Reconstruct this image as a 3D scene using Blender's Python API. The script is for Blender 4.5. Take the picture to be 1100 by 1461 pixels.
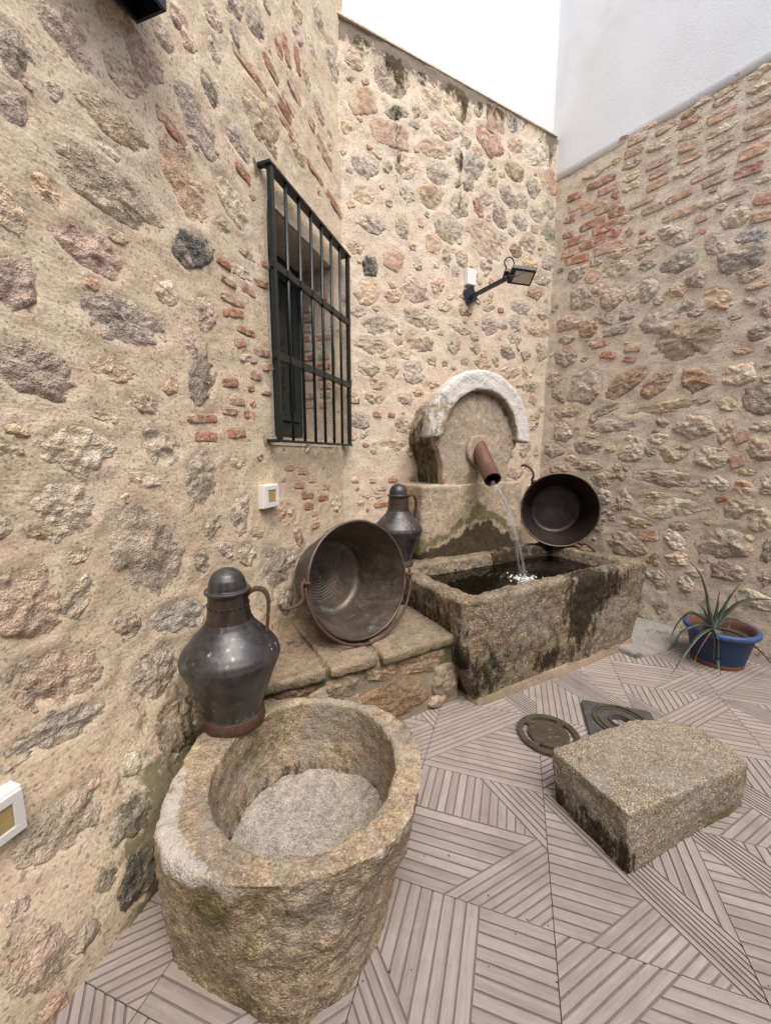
import bpy, bmesh, math, random
import numpy as np
from mathutils import Vector, Matrix, Euler

for o in list(bpy.data.objects):
    bpy.data.objects.remove(o)
scene = bpy.context.scene
COL = scene.collection
R = math.radians

# ------------------------------------------------------------------ camera, sky, sun, exposure
cam_data = bpy.data.cameras.new('camera')
cam = bpy.data.objects.new('camera', cam_data)
COL.objects.link(cam)
cam.location = (0, 0, 1.37)
cam.rotation_euler = (R(90 - 8.2), 0, 0)
cam_data.sensor_fit = 'VERTICAL'
cam_data.sensor_height = 36.0
cam_data.lens = 566.0 / 1461.0 * 36.0
cam_data.clip_start = 0.02
cam_data.clip_end = 2000
scene.camera = cam

SUN_EL, SUN_AZ = R(60), R(157)          # azimuth clockwise from +Y: behind and to the right
world = bpy.data.worlds.new('World')
scene.world = world
world.use_nodes = True
wn = world.node_tree
sky = wn.nodes.new('ShaderNodeTexSky')
sky.sky_type = 'NISHITA'
sky.sun_disc = False
sky.sun_elevation = SUN_EL
sky.sun_rotation = SUN_AZ
sky.dust_density = 2.5
sky.ozone_density = 0.6
bg = wn.nodes['Background']
bg.inputs['Strength'].default_value = 0.15
wn.links.new(sky.outputs['Color'], bg.inputs['Color'])

sun_data = bpy.data.lights.new('sun', 'SUN')
sun_data.energy = 1.1
sun_data.angle = R(42)
sun_data.color = (1.0, 0.94, 0.85)
sun = bpy.data.objects.new('sun', sun_data)
COL.objects.link(sun)
sd = Vector((math.sin(SUN_AZ) * math.cos(SUN_EL), math.cos(SUN_AZ) * math.cos(SUN_EL), math.sin(SUN_EL)))
sun.rotation_euler = sd.to_track_quat('Z', 'Y').to_euler()
sun.location = (0, 0, 12)

scene.view_settings.view_transform = 'Standard'
scene.view_settings.look = 'None'
scene.view_settings.gamma = 1
scene.view_settings.exposure = 1.27
scene.render.engine = 'CYCLES'
scene.cycles.max_bounces = 6
scene.cycles.diffuse_bounces = 3
scene.cycles.glossy_bounces = 3
scene.cycles.transmission_bounces = 6
scene.cycles.caustics_reflective = False
scene.cycles.caustics_refractive = False

# ------------------------------------------------------------------ helpers
rng = random.Random(7)
nrs = np.random.RandomState(11)


def vnoise(P, seed=0):
    P = np.asarray(P, float)
    I = np.floor(P).astype(np.int64)
    F = P - I
    F = F * F * (3 - 2 * F)

    def hsh(a, b, c):
        h = (a * 374761393 + b * 668265263 + c * 1440662683 + seed * 974711) & 0xFFFFFFFF
        h = ((h ^ (h >> 13)) * 1274126177) & 0xFFFFFFFF
        h = ((h ^ (h >> 16)) * 2246822519) & 0xFFFFFFFF
        return ((h ^ (h >> 15)) & 0xFFFFFF) / float(0x7FFFFF) - 1.0
    r = 0
    for dx in (0, 1):
        wx = F[:, 0] if dx else 1 - F[:, 0]
        for dy in (0, 1):
            wy = F[:, 1] if dy else 1 - F[:, 1]
            for dz in (0, 1):
                wz = F[:, 2] if dz else 1 - F[:, 2]
                r = r + wx * wy * wz * hsh(I[:, 0] + dx, I[:, 1] + dy, I[:, 2] + dz)
    return r


def fbm(P, freq, octv=4, seed=0, gain=0.5):
    P = np.asarray(P, float) * freq
    a, s, t = 1.0, 0, 0
    for i in range(octv):
        s = s + a * vnoise(P + 17.3 * i, seed + i)
        t += a
        a *= gain
        P = P * 2.03
    return s / t


def sstep(a, b, x):
    t = np.clip((x - a) / (b - a), 0, 1)
    return t * t * (3 - 2 * t)


def mesh_from(name, verts, faces, smooth=True):
    m = bpy.data.meshes.new(name)
    m.from_pydata([tuple(map(float, v)) for v in verts], [], [tuple(int(i) for i in f) for f in faces])
    if smooth:
        m.polygons.foreach_set('use_smooth', [True] * len(m.polygons))
    m.update()
    return m


def link(name, mesh, mat=None, parent=None, loc=None, rot=None):
    o = bpy.data.objects.new(name, mesh)
    COL.objects.link(o)
    if mat is not None and mesh is not None and len(mesh.materials) == 0:
        mesh.materials.append(mat)
    if parent is not None:
        o.parent = parent
    if loc is not None:
        o.location = loc
    if rot is not None:
        o.rotation_euler = rot
    return o


def tag(o, label=None, cat=None, group=None, kind=None):
    if label:
        o['label'] = label
    if cat:
        o['category'] = cat
    if group:
        o['group'] = group
    if kind:
        o['kind'] = kind
    return o


def thing(name, label, cat, loc=(0, 0, 0), rotz=0.0, group=None):
    o = bpy.data.objects.new(name, None)
    o.empty_display_size = 0.1
    COL.objects.link(o)
    o.location = loc
    o.rotation_euler = (0, 0, rotz)
    return tag(o, label, cat, group)


def attr(mesh, name, vals):
    a = mesh.attributes.new(name, 'FLOAT', 'POINT')
    a.data.foreach_set('value', np.asarray(vals, np.float32))


def coords(mesh):
    c = np.empty(len(mesh.vertices) * 3, np.float32)
    mesh.vertices.foreach_get('co', c)
    return c.reshape(-1, 3).astype(float)


def set_coords(mesh, c):
    mesh.vertices.foreach_set('co', np.asarray(c, np.float32).ravel())
    mesh.update()


def normals(mesh):
    n = np.empty(len(mesh.vertices) * 3, np.float32)
    mesh.vertices.foreach_get('normal', n)
    return n.reshape(-1, 3).astype(float)


def box_vf(x0, x1, y0, y1, z0, z1):
    v = [(x0, y0, z0), (x1, y0, z0), (x1, y1, z0), (x0, y1, z0), (x0, y0, z1), (x1, y0, z1), (x1, y1, z1), (x0, y1, z1)]
    f = [(0, 3, 2, 1), (4, 5, 6, 7), (0, 1, 5, 4), (1, 2, 6, 5), (2, 3, 7, 6), (3, 0, 4, 7)]
    return v, f


class MB:
    """collects shapes that end up as ONE mesh object"""
    def __init__(self):
        self.v, self.f = [], []

    def add(self, vf):
        n = len(self.v)
        self.v += list(vf[0])
        self.f += [tuple(i + n for i in q) for q in vf[1]]
        return self

    def box(self, *a):
        return self.add(box_vf(*a))

    def build(self, name, mat, parent=None, bevel=0.0, smooth=False, loc=None, rot=None, seg=2):
        m = mesh_from(name, self.v, self.f, smooth)
        if bevel:
            bm = bmesh.new()
            bm.from_mesh(m)
            bmesh.ops.bevel(bm, geom=list(bm.edges), offset=bevel, segments=seg, affect='EDGES', profile=0.6)
            bm.to_mesh(m)
            bm.free()
            m.polygons.foreach_set('use_smooth', [False] * len(m.polygons))
        return link(name, m, mat, parent, loc, rot)


def lathe_vf(prof, seg=48, closed=False):
    v, f = [], []
    n = len(prof)
    for r, z in prof:
        for k in range(seg):
            a = 2 * math.pi * k / seg
            v.append((r * math.cos(a), r * math.sin(a), z))
    for i in range(n - 1 if not closed else n):
        j = (i + 1) % n
        for k in range(seg):
            l = (k + 1) % seg
            f.append((i * seg + k, i * seg + l, j * seg + l, j * seg + k))
    return v, f


def tube_vf(path, rad, seg=10, cap=True):
    pts = [Vector(p) for p in path]
    n = len(pts)
    rads = rad if isinstance(rad, (list, tuple)) else [rad] * n
    v, f = [], []
    up = Vector((0.31, 0.17, 0.94)).normalized()
    prev = None
    for i, p in enumerate(pts):
        t = (pts[min(i + 1, n - 1)] - pts[max(i - 1, 0)]).normalized()
        a = t.cross(up) if prev is None else (prev - t * prev.dot(t))
        if a.length < 1e-4:
            a = t.cross(Vector((1, 0, 0)))
        a.normalize()
        prev = a
        b = t.cross(a)
        for k in range(seg):
            an = 2 * math.pi * k / seg
            v.append(tuple(p + (a * math.cos(an) + b * math.sin(an)) * rads[i]))
    for i in range(n - 1):
        for k in range(seg):
            l = (k + 1) % seg
            f.append((i * seg + k, i * seg + l, (i + 1) * seg + l, (i + 1) * seg + k))
    if cap:
        f.append(tuple(range(seg))[::-1])
        f.append(tuple((n - 1) * seg + k for k in range(seg)))
    return v, f


def spline(pts, n=24):
    P = [Vector(p) for p in pts]
    P = [P[0] * 2 - P[1]] + P + [P[-1] * 2 - P[-2]]
    out = []
    m = len(P) - 3
    for i in range(m):
        for k in range(n):
            t = k / n
            a, b, c, d = P[i:i + 4]
            out.append(0.5 * ((2 * b) + (c - a) * t + (2 * a - 5 * b + 4 * c - d) * t * t + (3 * b - a - 3 * c + d) * t ** 3))
    out.append(P[-2].copy())
    return out


def rock_mesh(name, vf, voxel, smooth_it=2, disp=((0.012, 6, 3), (0.005, 30, 3)), seed=0, ridge=0.0, calm=None):
    """coarse closed shape -> evenly meshed, worn and pitted stone surface"""
    m = mesh_from('tmp', vf[0], vf[1], False)
    bm = bmesh.new()
    bm.from_mesh(m)
    bmesh.ops.recalc_face_normals(bm, faces=list(bm.faces))
    bm.to_mesh(m)
    bm.free()
    o = bpy.data.objects.new('tmp', m)
    COL.objects.link(o)
    md = o.modifiers.new('r', 'REMESH')
    md.mode = 'VOXEL'
    md.voxel_size = voxel
    if smooth_it:
        ms = o.modifiers.new('s', 'SMOOTH')
        ms.factor = 0.5
        ms.iterations = smooth_it
    dg = bpy.context.evaluated_depsgraph_get()
    dg.update()
    nm = bpy.data.meshes.new_from_object(o.evaluated_get(dg))
    nm.name = name
    bpy.data.objects.remove(o)
    bpy.data.meshes.remove(m)
    nm.materials.clear()
    c, nn = coords(nm), normals(nm)
    h = np.zeros(len(c))
    for i, (amp, fr, oc) in enumerate(disp):
        h += amp * fbm(c, fr, oc, seed + 31 * i)
    if ridge:
        h -= ridge * np.clip(np.abs(fbm(c, 9, 3, seed + 5)) * -6 + 1, 0, 1)
    if calm:
        h *= calm(c)
    set_coords(nm, c + nn * h[:, None])
    nm.polygons.foreach_set('use_smooth', [True] * len(nm.polygons))
    return nm


# ------------------------------------------------------------------ materials
class NT:
    def __init__(self, name):
        self.m = bpy.data.materials.new(name)
        self.m.use_nodes = True
        self.t = self.m.node_tree
        self.b = self.t.nodes['Principled BSDF']

    def n(self, typ, **kw):
        q = self.t.nodes.new(typ)
        for k, v in kw.items():
            setattr(q, k, v)
        return q

    def l(self, a, b):
        self.t.links.new(a, b)

    def put(self, sock, v):
        if hasattr(v, 'node'):
            self.l(v, sock)
        else:
            sock.default_value = v

    def noise(self, vec, scale, detail=4, rough=0.6, dist=0.0):
        q = self.n('ShaderNodeTexNoise')
        self.l(vec, q.inputs['Vector'])
        q.inputs['Scale'].default_value = scale
        q.inputs['Detail'].default_value = detail
        q.inputs['Roughness'].default_value = rough
        q.inputs['Distortion'].default_value = dist
        return q.outputs['Fac']

    def voro(self, vec, scale, out='Distance', feature='F1'):
        q = self.n('ShaderNodeTexVoronoi', feature=feature)
        self.l(vec, q.inputs['Vector'])
        q.inputs['Scale'].default_value = scale
        return q.outputs[out]

    def ramp(self, fac, stops):
        q = self.n('ShaderNodeValToRGB')
        self.l(fac, q.inputs['Fac'])
        e = q.color_ramp.elements
        while len(e) < len(stops):
            e.new(0.5)
        for i, (p, c) in enumerate(stops):
            e[i].position = p
            e[i].color = (*c, 1) if not isinstance(c, (int, float)) else (c, c, c, 1)
        return q.outputs['Color']

    def math(self, op, a, b=None, clamp=False):
        q = self.n('ShaderNodeMath', operation=op, use_clamp=clamp)
        self.put(q.inputs[0], a)
        if b is not None:
            self.put(q.inputs[1], b)
        return q.outputs[0]

    def mix(self, fac, a, b, mode='MIX'):
        q = self.n('ShaderNodeMix', data_type='RGBA', blend_type=mode)
        self.put(q.inputs[0], fac)
        for s, v in ((q.inputs[6], a), (q.inputs[7], b)):
            if hasattr(v, 'node'):
                self.l(v, s)
            else:
                s.default_value = (*v, 1)
        return q.outputs[2]

    def attr(self, name):
        q = self.n('ShaderNodeAttribute', attribute_name=name)
        return q.outputs['Fac']

    def bump(self, h, strength=0.5, dist=0.01, prev=None):
        q = self.n('ShaderNodeBump')
        q.inputs['Strength'].default_value = strength
        q.inputs['Distance'].default_value = dist
        self.l(h, q.inputs['Height'])
        if prev is not None:
            self.l(prev, q.inputs['Normal'])
        return q.outputs['Normal']

    def objvec(self, rnd=True):
        tc = self.n('ShaderNodeTexCoord')
        if not rnd:
            return tc.outputs['Object']
        oi = self.n('ShaderNodeObjectInfo')
        k = self.n('ShaderNodeVectorMath', operation='SCALE')
        k.inputs[0].default_value = (7.3, 3.1, 5.7)
        self.l(oi.outputs['Random'], k.inputs['Scale'])
        a = self.n('ShaderNodeVectorMath', operation='ADD')
        self.l(tc.outputs['Object'], a.inputs[0])
        self.l(k.outputs[0], a.inputs[1])
        return a.outputs[0]


def mask(nt, name, noise, lo=0.36, hi=0.60):
    """attribute (0..1) broken up by noise -> ragged edged patch"""
    s = nt.math('ADD', nt.attr(name), nt.math('MULTIPLY', nt.math('SUBTRACT', noise, 0.5), 1.5))
    q = nt.n('ShaderNodeMapRange', interpolation_type='SMOOTHSTEP')
    nt.l(s, q.inputs['Value'])
    q.inputs['From Min'].default_value = lo
    q.inputs['From Max'].default_value = hi
    return q.outputs['Result']


def rock_mat(name, color=None, smear=0.0, smear_col=(0.52, 0.43, 0.33), cellk=1.5, lime_k=0.72, lime=True, moss_k=0.8, lichen=0.0, speck=0.35, speck_scale=150, bump=0.6, mottling=0.35, tint=None, rough=0.9, moss=(0.055, 0.058, 0.018), stain=(0.03, 0.026, 0.018)):
    nt = NT(name)
    v = nt.objvec()
    if color is None:
        base = nt.n('ShaderNodeObjectInfo').outputs['Color']
    else:
        base = nt.n('ShaderNodeRGB')
        base.outputs[0].default_value = (*color, 1)
        base = base.outputs[0]
    big = nt.noise(v, 7, 4, 0.65, 0.4)
    mid = nt.noise(v, 32, 3, 0.7)
    fine = nt.noise(v, speck_scale, 2, 0.7)
    cell = nt.voro(v, speck_scale * cellk, 'Color')
    sep = nt.n('ShaderNodeSeparateColor')
    nt.l(cell, sep.inputs[0])
    c = nt.mix(mottling, base, nt.ramp(big, [(0.25, tint or (0.16, 0.12, 0.09)), (0.5, (0.42, 0.36, 0.3)), (0.75, (0.75, 0.66, 0.55))]), 'OVERLAY')
    c = nt.mix(mottling * 0.9, c, nt.ramp(mid, [(0.3, 0.12), (0.5, 0.5), (0.7, 0.88)]), 'OVERLAY')
    c = nt.mix(speck, c, nt.ramp(fine, [(0.33, 0.08), (0.5, 0.5), (0.66, 0.95)]), 'OVERLAY')
    dark = nt.math('MULTIPLY', nt.math('GREATER_THAN', sep.outputs[0], 0.86), speck * 0.8)
    c = nt.mix(dark, c, (0.05, 0.045, 0.04))
    lite = nt.math('MULTIPLY', nt.math('GREATER_THAN', sep.outputs[1], 0.88), speck * 0.6)
    c = nt.mix(lite, c, (0.72, 0.68, 0.6))
    n2 = nt.noise(v, 16, 4, 0.75)
    if lichen:
        c = nt.mix(nt.ramp(nt.noise(v, 4.5, 4, 0.7, 0.8), [(0.46, 0.0), (0.62, lichen)]), c, (0.30, 0.29, 0.25))
    if smear:
        c = nt.mix(nt.ramp(nt.noise(v, 9, 5, 0.75, 0.8), [(0.47, 0.0), (0.60, smear)]), c, smear_col)
    ms = mask(nt, 'moss', n2)
    mc = nt.mix(mid, moss, (moss[0] * 2.6, moss[1] * 2.3, moss[2] * 2.0))
    c = nt.mix(nt.math('MULTIPLY', ms, moss_k), c, mc)
    mps = nt.n('ShaderNodeMapping')
    nt.l(v, mps.inputs['Vector'])
    mps.inputs['Scale'].default_value = (1.0, 1.0, 0.4)
    n3 = nt.noise(mps.outputs[0], 22, 4, 0.8, 0.3)
    st = mask(nt, 'stain', n3, 0.32, 0.62)
    c = nt.mix(nt.math('MULTIPLY', st, 0.95), c, nt.mix(1.0, c, (stain[0] * 3.6, stain[1] * 3.6, stain[2] * 3.6), 'MULTIPLY'))
    lm = mask(nt, 'lime', n3) if lime else None
    c = c if not lime else nt.mix(nt.math('MULTIPLY', lm, lime_k), c, (0.68, 0.66, 0.62))
    nt.l(c, nt.b.inputs['Base Color'])
    nt.b.inputs['Roughness'].default_value = rough
    nt.b.inputs['Specular IOR Level'].default_value = 0.25
    h = nt.math('ADD', nt.math('MULTIPLY', fine, 0.45), nt.math('MULTIPLY', n2, 1.9))
    nt.l(nt.bump(h, bump, 0.012), nt.b.inputs['Normal'])
    return nt.m


def mortar_mat(name, col, col2, bump=0.42):
    nt = NT(name)
    v = nt.objvec(False)
    big = nt.noise(v, 1.7, 4, 0.6, 0.3)
    mid = nt.noise(v, 11, 4, 0.65)
    fine = nt.noise(v, 120, 2, 0.75)
    pits = nt.voro(v, 95, 'Distance')
    c = nt.mix(nt.ramp(big, [(0.35, 0.0), (0.65, 1.0)]), col, col2)
    c = nt.mix(0.28, c, nt.ramp(mid, [(0.3, 0.25), (0.5, 0.5), (0.7, 0.72)]), 'OVERLAY')
    c = nt.mix(0.30, c, nt.ramp(fine, [(0.32, 0.12), (0.5, 0.5), (0.68, 0.9)]), 'OVERLAY')
    grit = nt.voro(v, 140, 'Color')
    sep = nt.n('ShaderNodeSeparateColor')
    nt.l(grit, sep.inputs[0])
    c = nt.mix(nt.math('MULTIPLY', nt.math('GREATER_THAN', sep.outputs[0], 0.93), 0.5), c, (0.16, 0.12, 0.09))
    n2 = nt.noise(v, 9, 4, 0.75, 0.4)
    c = nt.mix(nt.math('MULTIPLY', mask(nt, 'moss', n2), 0.8), c, nt.mix(mid, (0.035, 0.04, 0.016), (0.16, 0.15, 0.07)))
    n3 = nt.noise(v, 14, 5, 0.8, 0.5)
    c = nt.mix(nt.math('MULTIPLY', mask(nt, 'stain', n3), 0.75), c, (0.06, 0.05, 0.035))
    nt.l(c, nt.b.inputs['Base Color'])
    nt.b.inputs['Roughness'].default_value = 0.95
    nt.b.inputs['Specular IOR Level'].default_value = 0.15
    mpt = nt.n('ShaderNodeMapping')
    nt.l(v, mpt.inputs['Vector'])
    mpt.inputs['Rotation'].default_value = (0, 0.5, 0)
    mpt.inputs['Scale'].default_value = (1.0, 1.0, 2.6)
    trowel = nt.noise(mpt.outputs[0], 17, 3, 0.6, 0.6)
    rough_zone = nt.ramp(big, [(0.4, 0.35), (0.6, 1.0)])
    h = nt.math('ADD', nt.math('MULTIPLY', nt.math('MULTIPLY', fine, 0.75), rough_zone), nt.math('ADD', nt.math('MULTIPLY', trowel, 0.9), nt.math('MULTIPLY', pits, 0.2)))
    nt.l(nt.bump(h, bump, 0.0085), nt.b.inputs['Normal'])
    return nt.m


def plain_mat(name, col, rough=0.5, metal=0.0, var=0.2, scale=20, bump=0.0, spec=0.5):
    nt = NT(name)
    v = nt.objvec()
    n = nt.noise(v, scale, 5, 0.65)
    c = nt.mix(var, col, nt.ramp(n, [(0.3, 0.15), (0.5, 0.5), (0.7, 0.85)]), 'OVERLAY')
    nt.l(c, nt.b.inputs['Base Color'])
    nt.b.inputs['Roughness'].default_value = rough
    nt.b.inputs['Metallic'].default_value = metal
    nt.b.inputs['Specular IOR Level'].default_value = spec
    if bump:
        nt.l(nt.bump(n, bump, 0.004), nt.b.inputs['Normal'])
    return nt.m


def metal_mat(name, dark, light, rough=(0.3, 0.55), metal=0.85, splash=0.0, patina=0.0, bump=0.25, scale=9):
    nt = NT(name)
    v = nt.objvec()
    big = nt.noise(v, scale, 6, 0.7, 0.5)
    mp = nt.n('ShaderNodeMapping')
    nt.l(v, mp.inputs['Vector'])
    mp.inputs['Scale'].default_value = (1, 1, 0.16)
    streak = nt.noise(mp.outputs[0], 60, 5, 0.7)
    fine = nt.noise(v, 140, 3, 0.6)
    c = nt.mix(nt.ramp(big, [(0.35, 0.0), (0.7, 1.0)]), dark, light)
    c = nt.mix(0.35, c, nt.ramp(streak, [(0.3, 0.1), (0.5, 0.5), (0.7, 0.9)]), 'OVERLAY')
    met = metal
    if patina:
        pm = nt.ramp(nt.noise(v, 13, 7, 0.75, 0.6), [(0.56, 0.0), (0.68, patina)])
        c = nt.mix(pm, c, (0.16, 0.27, 0.24))
        met = nt.math('SUBTRACT', metal, nt.math('MULTIPLY', pm, 0.8), True)
    if splash:
        nd = nt.n('ShaderNodeTexNoise')
        nt.l(v, nd.inputs['Vector'])
        nd.inputs['Scale'].default_value = 45
        vm = nt.n('ShaderNodeVectorMath', operation='MULTIPLY_ADD')
        nt.l(nd.outputs['Color'], vm.inputs[0])
        vm.inputs[1].default_value = (0.035, 0.035, 0.05)
        nt.l(v, vm.inputs[2])
        sp = nt.ramp(nt.voro(vm.outputs[0], 24, 'Distance'), [(0.10, splash), (0.22, 0.0)])
        sp2 = nt.math('MULTIPLY', sp, nt.ramp(nt.noise(v, 6, 3), [(0.5, 0.0), (0.62, 1.0)]))
        c = nt.mix(sp2, c, (0.42, 0.43, 0.43))
        met = nt.math('SUBTRACT', met, nt.math('MULTIPLY', sp2, 0.8), True)
    nt.l(c, nt.b.inputs['Base Color'])
    nt.put(nt.b.inputs['Metallic'], met)
    rr = nt.n('ShaderNodeMapRange')
    nt.l(streak, rr.inputs['Value'])
    rr.inputs['From Min'].default_value = 0.3
    rr.inputs['From Max'].default_value = 0.7
    rr.inputs['To Min'].default_value = rough[0]
    rr.inputs['To Max'].default_value = rough[1]
    nt.l(rr.outputs[0], nt.b.inputs['Roughness'])
    nt.b.inputs['Coat Weight'].default_value = 0.4
    nt.b.inputs['Coat Roughness'].default_value = 0.35
    h = nt.math('ADD', big, nt.math('ADD', nt.math('MULTIPLY', streak, 0.25), nt.math('MULTIPLY', fine, 0.12)))
    nt.l(nt.bump(h, bump, 0.006), nt.b.inputs['Normal'])
    return nt.m


M = {}
M['stone'] = rock_mat('wall_stone', None, 0.62, (0.58, 0.47, 0.345), lime=False, moss_k=0.62, moss=(0.045, 0.046, 0.022), speck=0.34, speck_scale=150, bump=1.0, mottling=0.45)
M['brick'] = rock_mat('clay_brick', None, 0.85, (0.58, 0.47, 0.345), lime=False, speck=0.2, speck_scale=170, bump=0.7, mottling=0.4, tint=(0.3, 0.2, 0.15))
M['mortar_left'] = mortar_mat('lime_mortar_yellow', (0.595, 0.475, 0.325), (0.655, 0.54, 0.395))
M['mortar_back'] = mortar_mat('lime_mortar', (0.585, 0.475, 0.35), (0.65, 0.54, 0.415))
M['mortar_right'] = mortar_mat('lime_mortar_grey', (0.565, 0.465, 0.345), (0.63, 0.53, 0.405))
M['granite_basin'] = rock_mat('basin_granite', (0.385, 0.32, 0.23), lichen=0.55, speck=0.42, speck_scale=190, bump=1.0, mottling=0.62, cellk=1.1, lime_k=0.48)
M['granite_trough'] = rock_mat('trough_granite', (0.215, 0.175, 0.122), lichen=0.35, speck=0.55, speck_scale=160, bump=1.0, mottling=0.65, cellk=1.1)
M['granite_block'] = rock_mat('block_granite', (0.275, 0.235, 0.172), lichen=0.4, speck=0.68, speck_scale=200, bump=0.9, mottling=0.3, cellk=1.1)
M['granite_head'] = rock_mat('headstone_granite', (0.43, 0.355, 0.265), lichen=0.25, speck=0.45, speck_scale=190, bump=0.7, mottling=0.42, cellk=1.1)
M['granite_lime'] = rock_mat('limewashed_granite', (0.40, 0.33, 0.24), speck=0.4, speck_scale=150, bump=0.9, mottling=0.35, lime_k=0.85)
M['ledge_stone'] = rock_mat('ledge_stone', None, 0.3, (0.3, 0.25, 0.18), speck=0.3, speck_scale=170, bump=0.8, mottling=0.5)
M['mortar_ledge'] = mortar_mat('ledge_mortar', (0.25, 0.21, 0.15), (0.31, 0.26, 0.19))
M['copper'] = metal_mat('dark_copper', (0.032, 0.031, 0.033), (0.092, 0.085, 0.084), (0.34, 0.58), 0.5, 0.8, 0.45)
M['copper_neck'] = metal_mat('brown_copper', (0.05, 0.039, 0.034), (0.11, 0.083, 0.068), (0.3, 0.48), 0.7, 0.3, 0.1)
M['kettle_out'] = metal_mat('sooty_copper', (0.02, 0.02, 0.02), (0.07, 0.06, 0.055), (0.45, 0.7), 0.5, 0.0, 0.25)
M['kettle_in'] = metal_mat('worn_copper_inside', (0.075, 0.06, 0.05), (0.21, 0.16, 0.125), (0.45, 0.65), 0.6, 0.0, 0.8, 0.3, 5)
M['kettle_in_dark'] = metal_mat('blackened_copper_inside', (0.022, 0.016, 0.014), (0.075, 0.05, 0.04), (0.38, 0.55), 0.6, 0.0, 0.0, 0.3, 5)
M['rust'] = plain_mat('rusty_iron', (0.095, 0.05, 0.036), 0.75, 0.3, 0.5, 60, 0.4)
M['pipe_rust'] = plain_mat('rusty_pipe', (0.15, 0.075, 0.055), 0.6, 0.35, 0.35, 40, 0.25)
M['green_iron'] = plain_mat('dark_green_paint', (0.008, 0.0135, 0.0135), 0.38, 0.0, 0.4, 40, 0.15)
M['window_paint'] = plain_mat('window_green_paint', (0.012, 0.028, 0.024), 0.45, 0.0, 0.3, 20)
M['black_metal'] = plain_mat('black_metal', (0.018, 0.018, 0.021), 0.45, 0.1, 0.3, 40)
M['blue_black'] = plain_mat('anthracite_metal', (0.02, 0.024, 0.034), 0.4, 0.2, 0.3, 20)
M['plastic'] = plain_mat('white_plastic', (0.74, 0.73, 0.69), 0.4, 0, 0.06, 10)
M['plastic_tan'] = plain_mat('ochre_plastic', (0.42, 0.31, 0.14), 0.35, 0, 0.15, 10)
M['lens'] = plain_mat('lamp_lens', (0.62, 0.6, 0.52), 0.25, 0, 0.2, 60)
M['bronze'] = metal_mat('weathered_bronze', (0.075, 0.062, 0.042), (0.14, 0.115, 0.08), (0.45, 0.65), 0.55, 0, 0.0, 0.3, 20)
M['iron_plate'] = metal_mat('weathered_iron', (0.075, 0.075, 0.07), (0.13, 0.13, 0.12), (0.5, 0.7), 0.5, 0, 0, 0.2, 20)
M['wood_old'] = plain_mat('old_lintel_wood', (0.46, 0.42, 0.37), 0.85, 0, 0.4, 14, 0.5)
M['terracotta'] = plain_mat('terracotta', (0.24, 0.09, 0.055), 0.8, 0, 0.35, 30, 0.2)
M['soil'] = plain_mat('potting_soil', (0.05, 0.033, 0.022), 0.95, 0, 0.5, 60, 1.0)
M['cement'] = mortar_mat('cement', (0.25, 0.24, 0.22), (0.32, 0.30, 0.27), 0.35)
M['tan_cement'] = mortar_mat('tan_cement', (0.21, 0.165, 0.115), (0.28, 0.22, 0.155), 0.6)
M['sediment'] = rock_mat('grey_sediment', (0.385, 0.36, 0.32), speck=0.45, speck_scale=210, bump=0.9, mottling=0.4, lime=False, cellk=1.0)
M['ground'] = mortar_mat('bare_ground', (0.24, 0.21, 0.17), (0.3, 0.26, 0.21), 0.4)
M['reveal'] = mortar_mat('reveal_plaster', (0.55, 0.46, 0.36), (0.60, 0.51, 0.40), 0.35)
M['grout'] = plain_mat('grout', (0.27, 0.25, 0.24), 0.9, 0, 0.3, 30)
M['groove'] = plain_mat('tile_groove', (0.175, 0.146, 0.137), 0.8, 0, 0.25, 30)


def white_mat():
    nt = NT('white_render')
    v = nt.objvec(False)
    big = nt.noise(v, 0.9, 6, 0.65, 1.2)
    mid = nt.noise(v, 5, 6, 0.7)
    fine = nt.noise(v, 90, 4, 0.6)
    c = nt.mix(nt.ramp(big, [(0.5, 0.0), (0.72, 0.55)]), (0.73, 0.725, 0.71), (0.64, 0.615, 0.57))
    c = nt.mix(0.1, c, nt.ramp(mid, [(0.3, 0.25), (0.5, 0.5), (0.7, 0.7)]), 'OVERLAY')
    c = nt.mix(nt.math('MULTIPLY', nt.attr('stain'), nt.math('MULTIPLY', nt.ramp(mid, [(0.3, 0.1), (0.7, 1.0)]), 0.8)), c, (0.50, 0.44, 0.36))
    nt.l(c, nt.b.inputs['Base Color'])
    nt.b.inputs['Roughness'].default_value = 0.9
    nt.l(nt.bump(nt.math('ADD', fine, nt.math('MULTIPLY', mid, 0.8)), 0.35, 0.006), nt.b.inputs['Normal'])
    return nt.m


M['white'] = white_mat()


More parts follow.
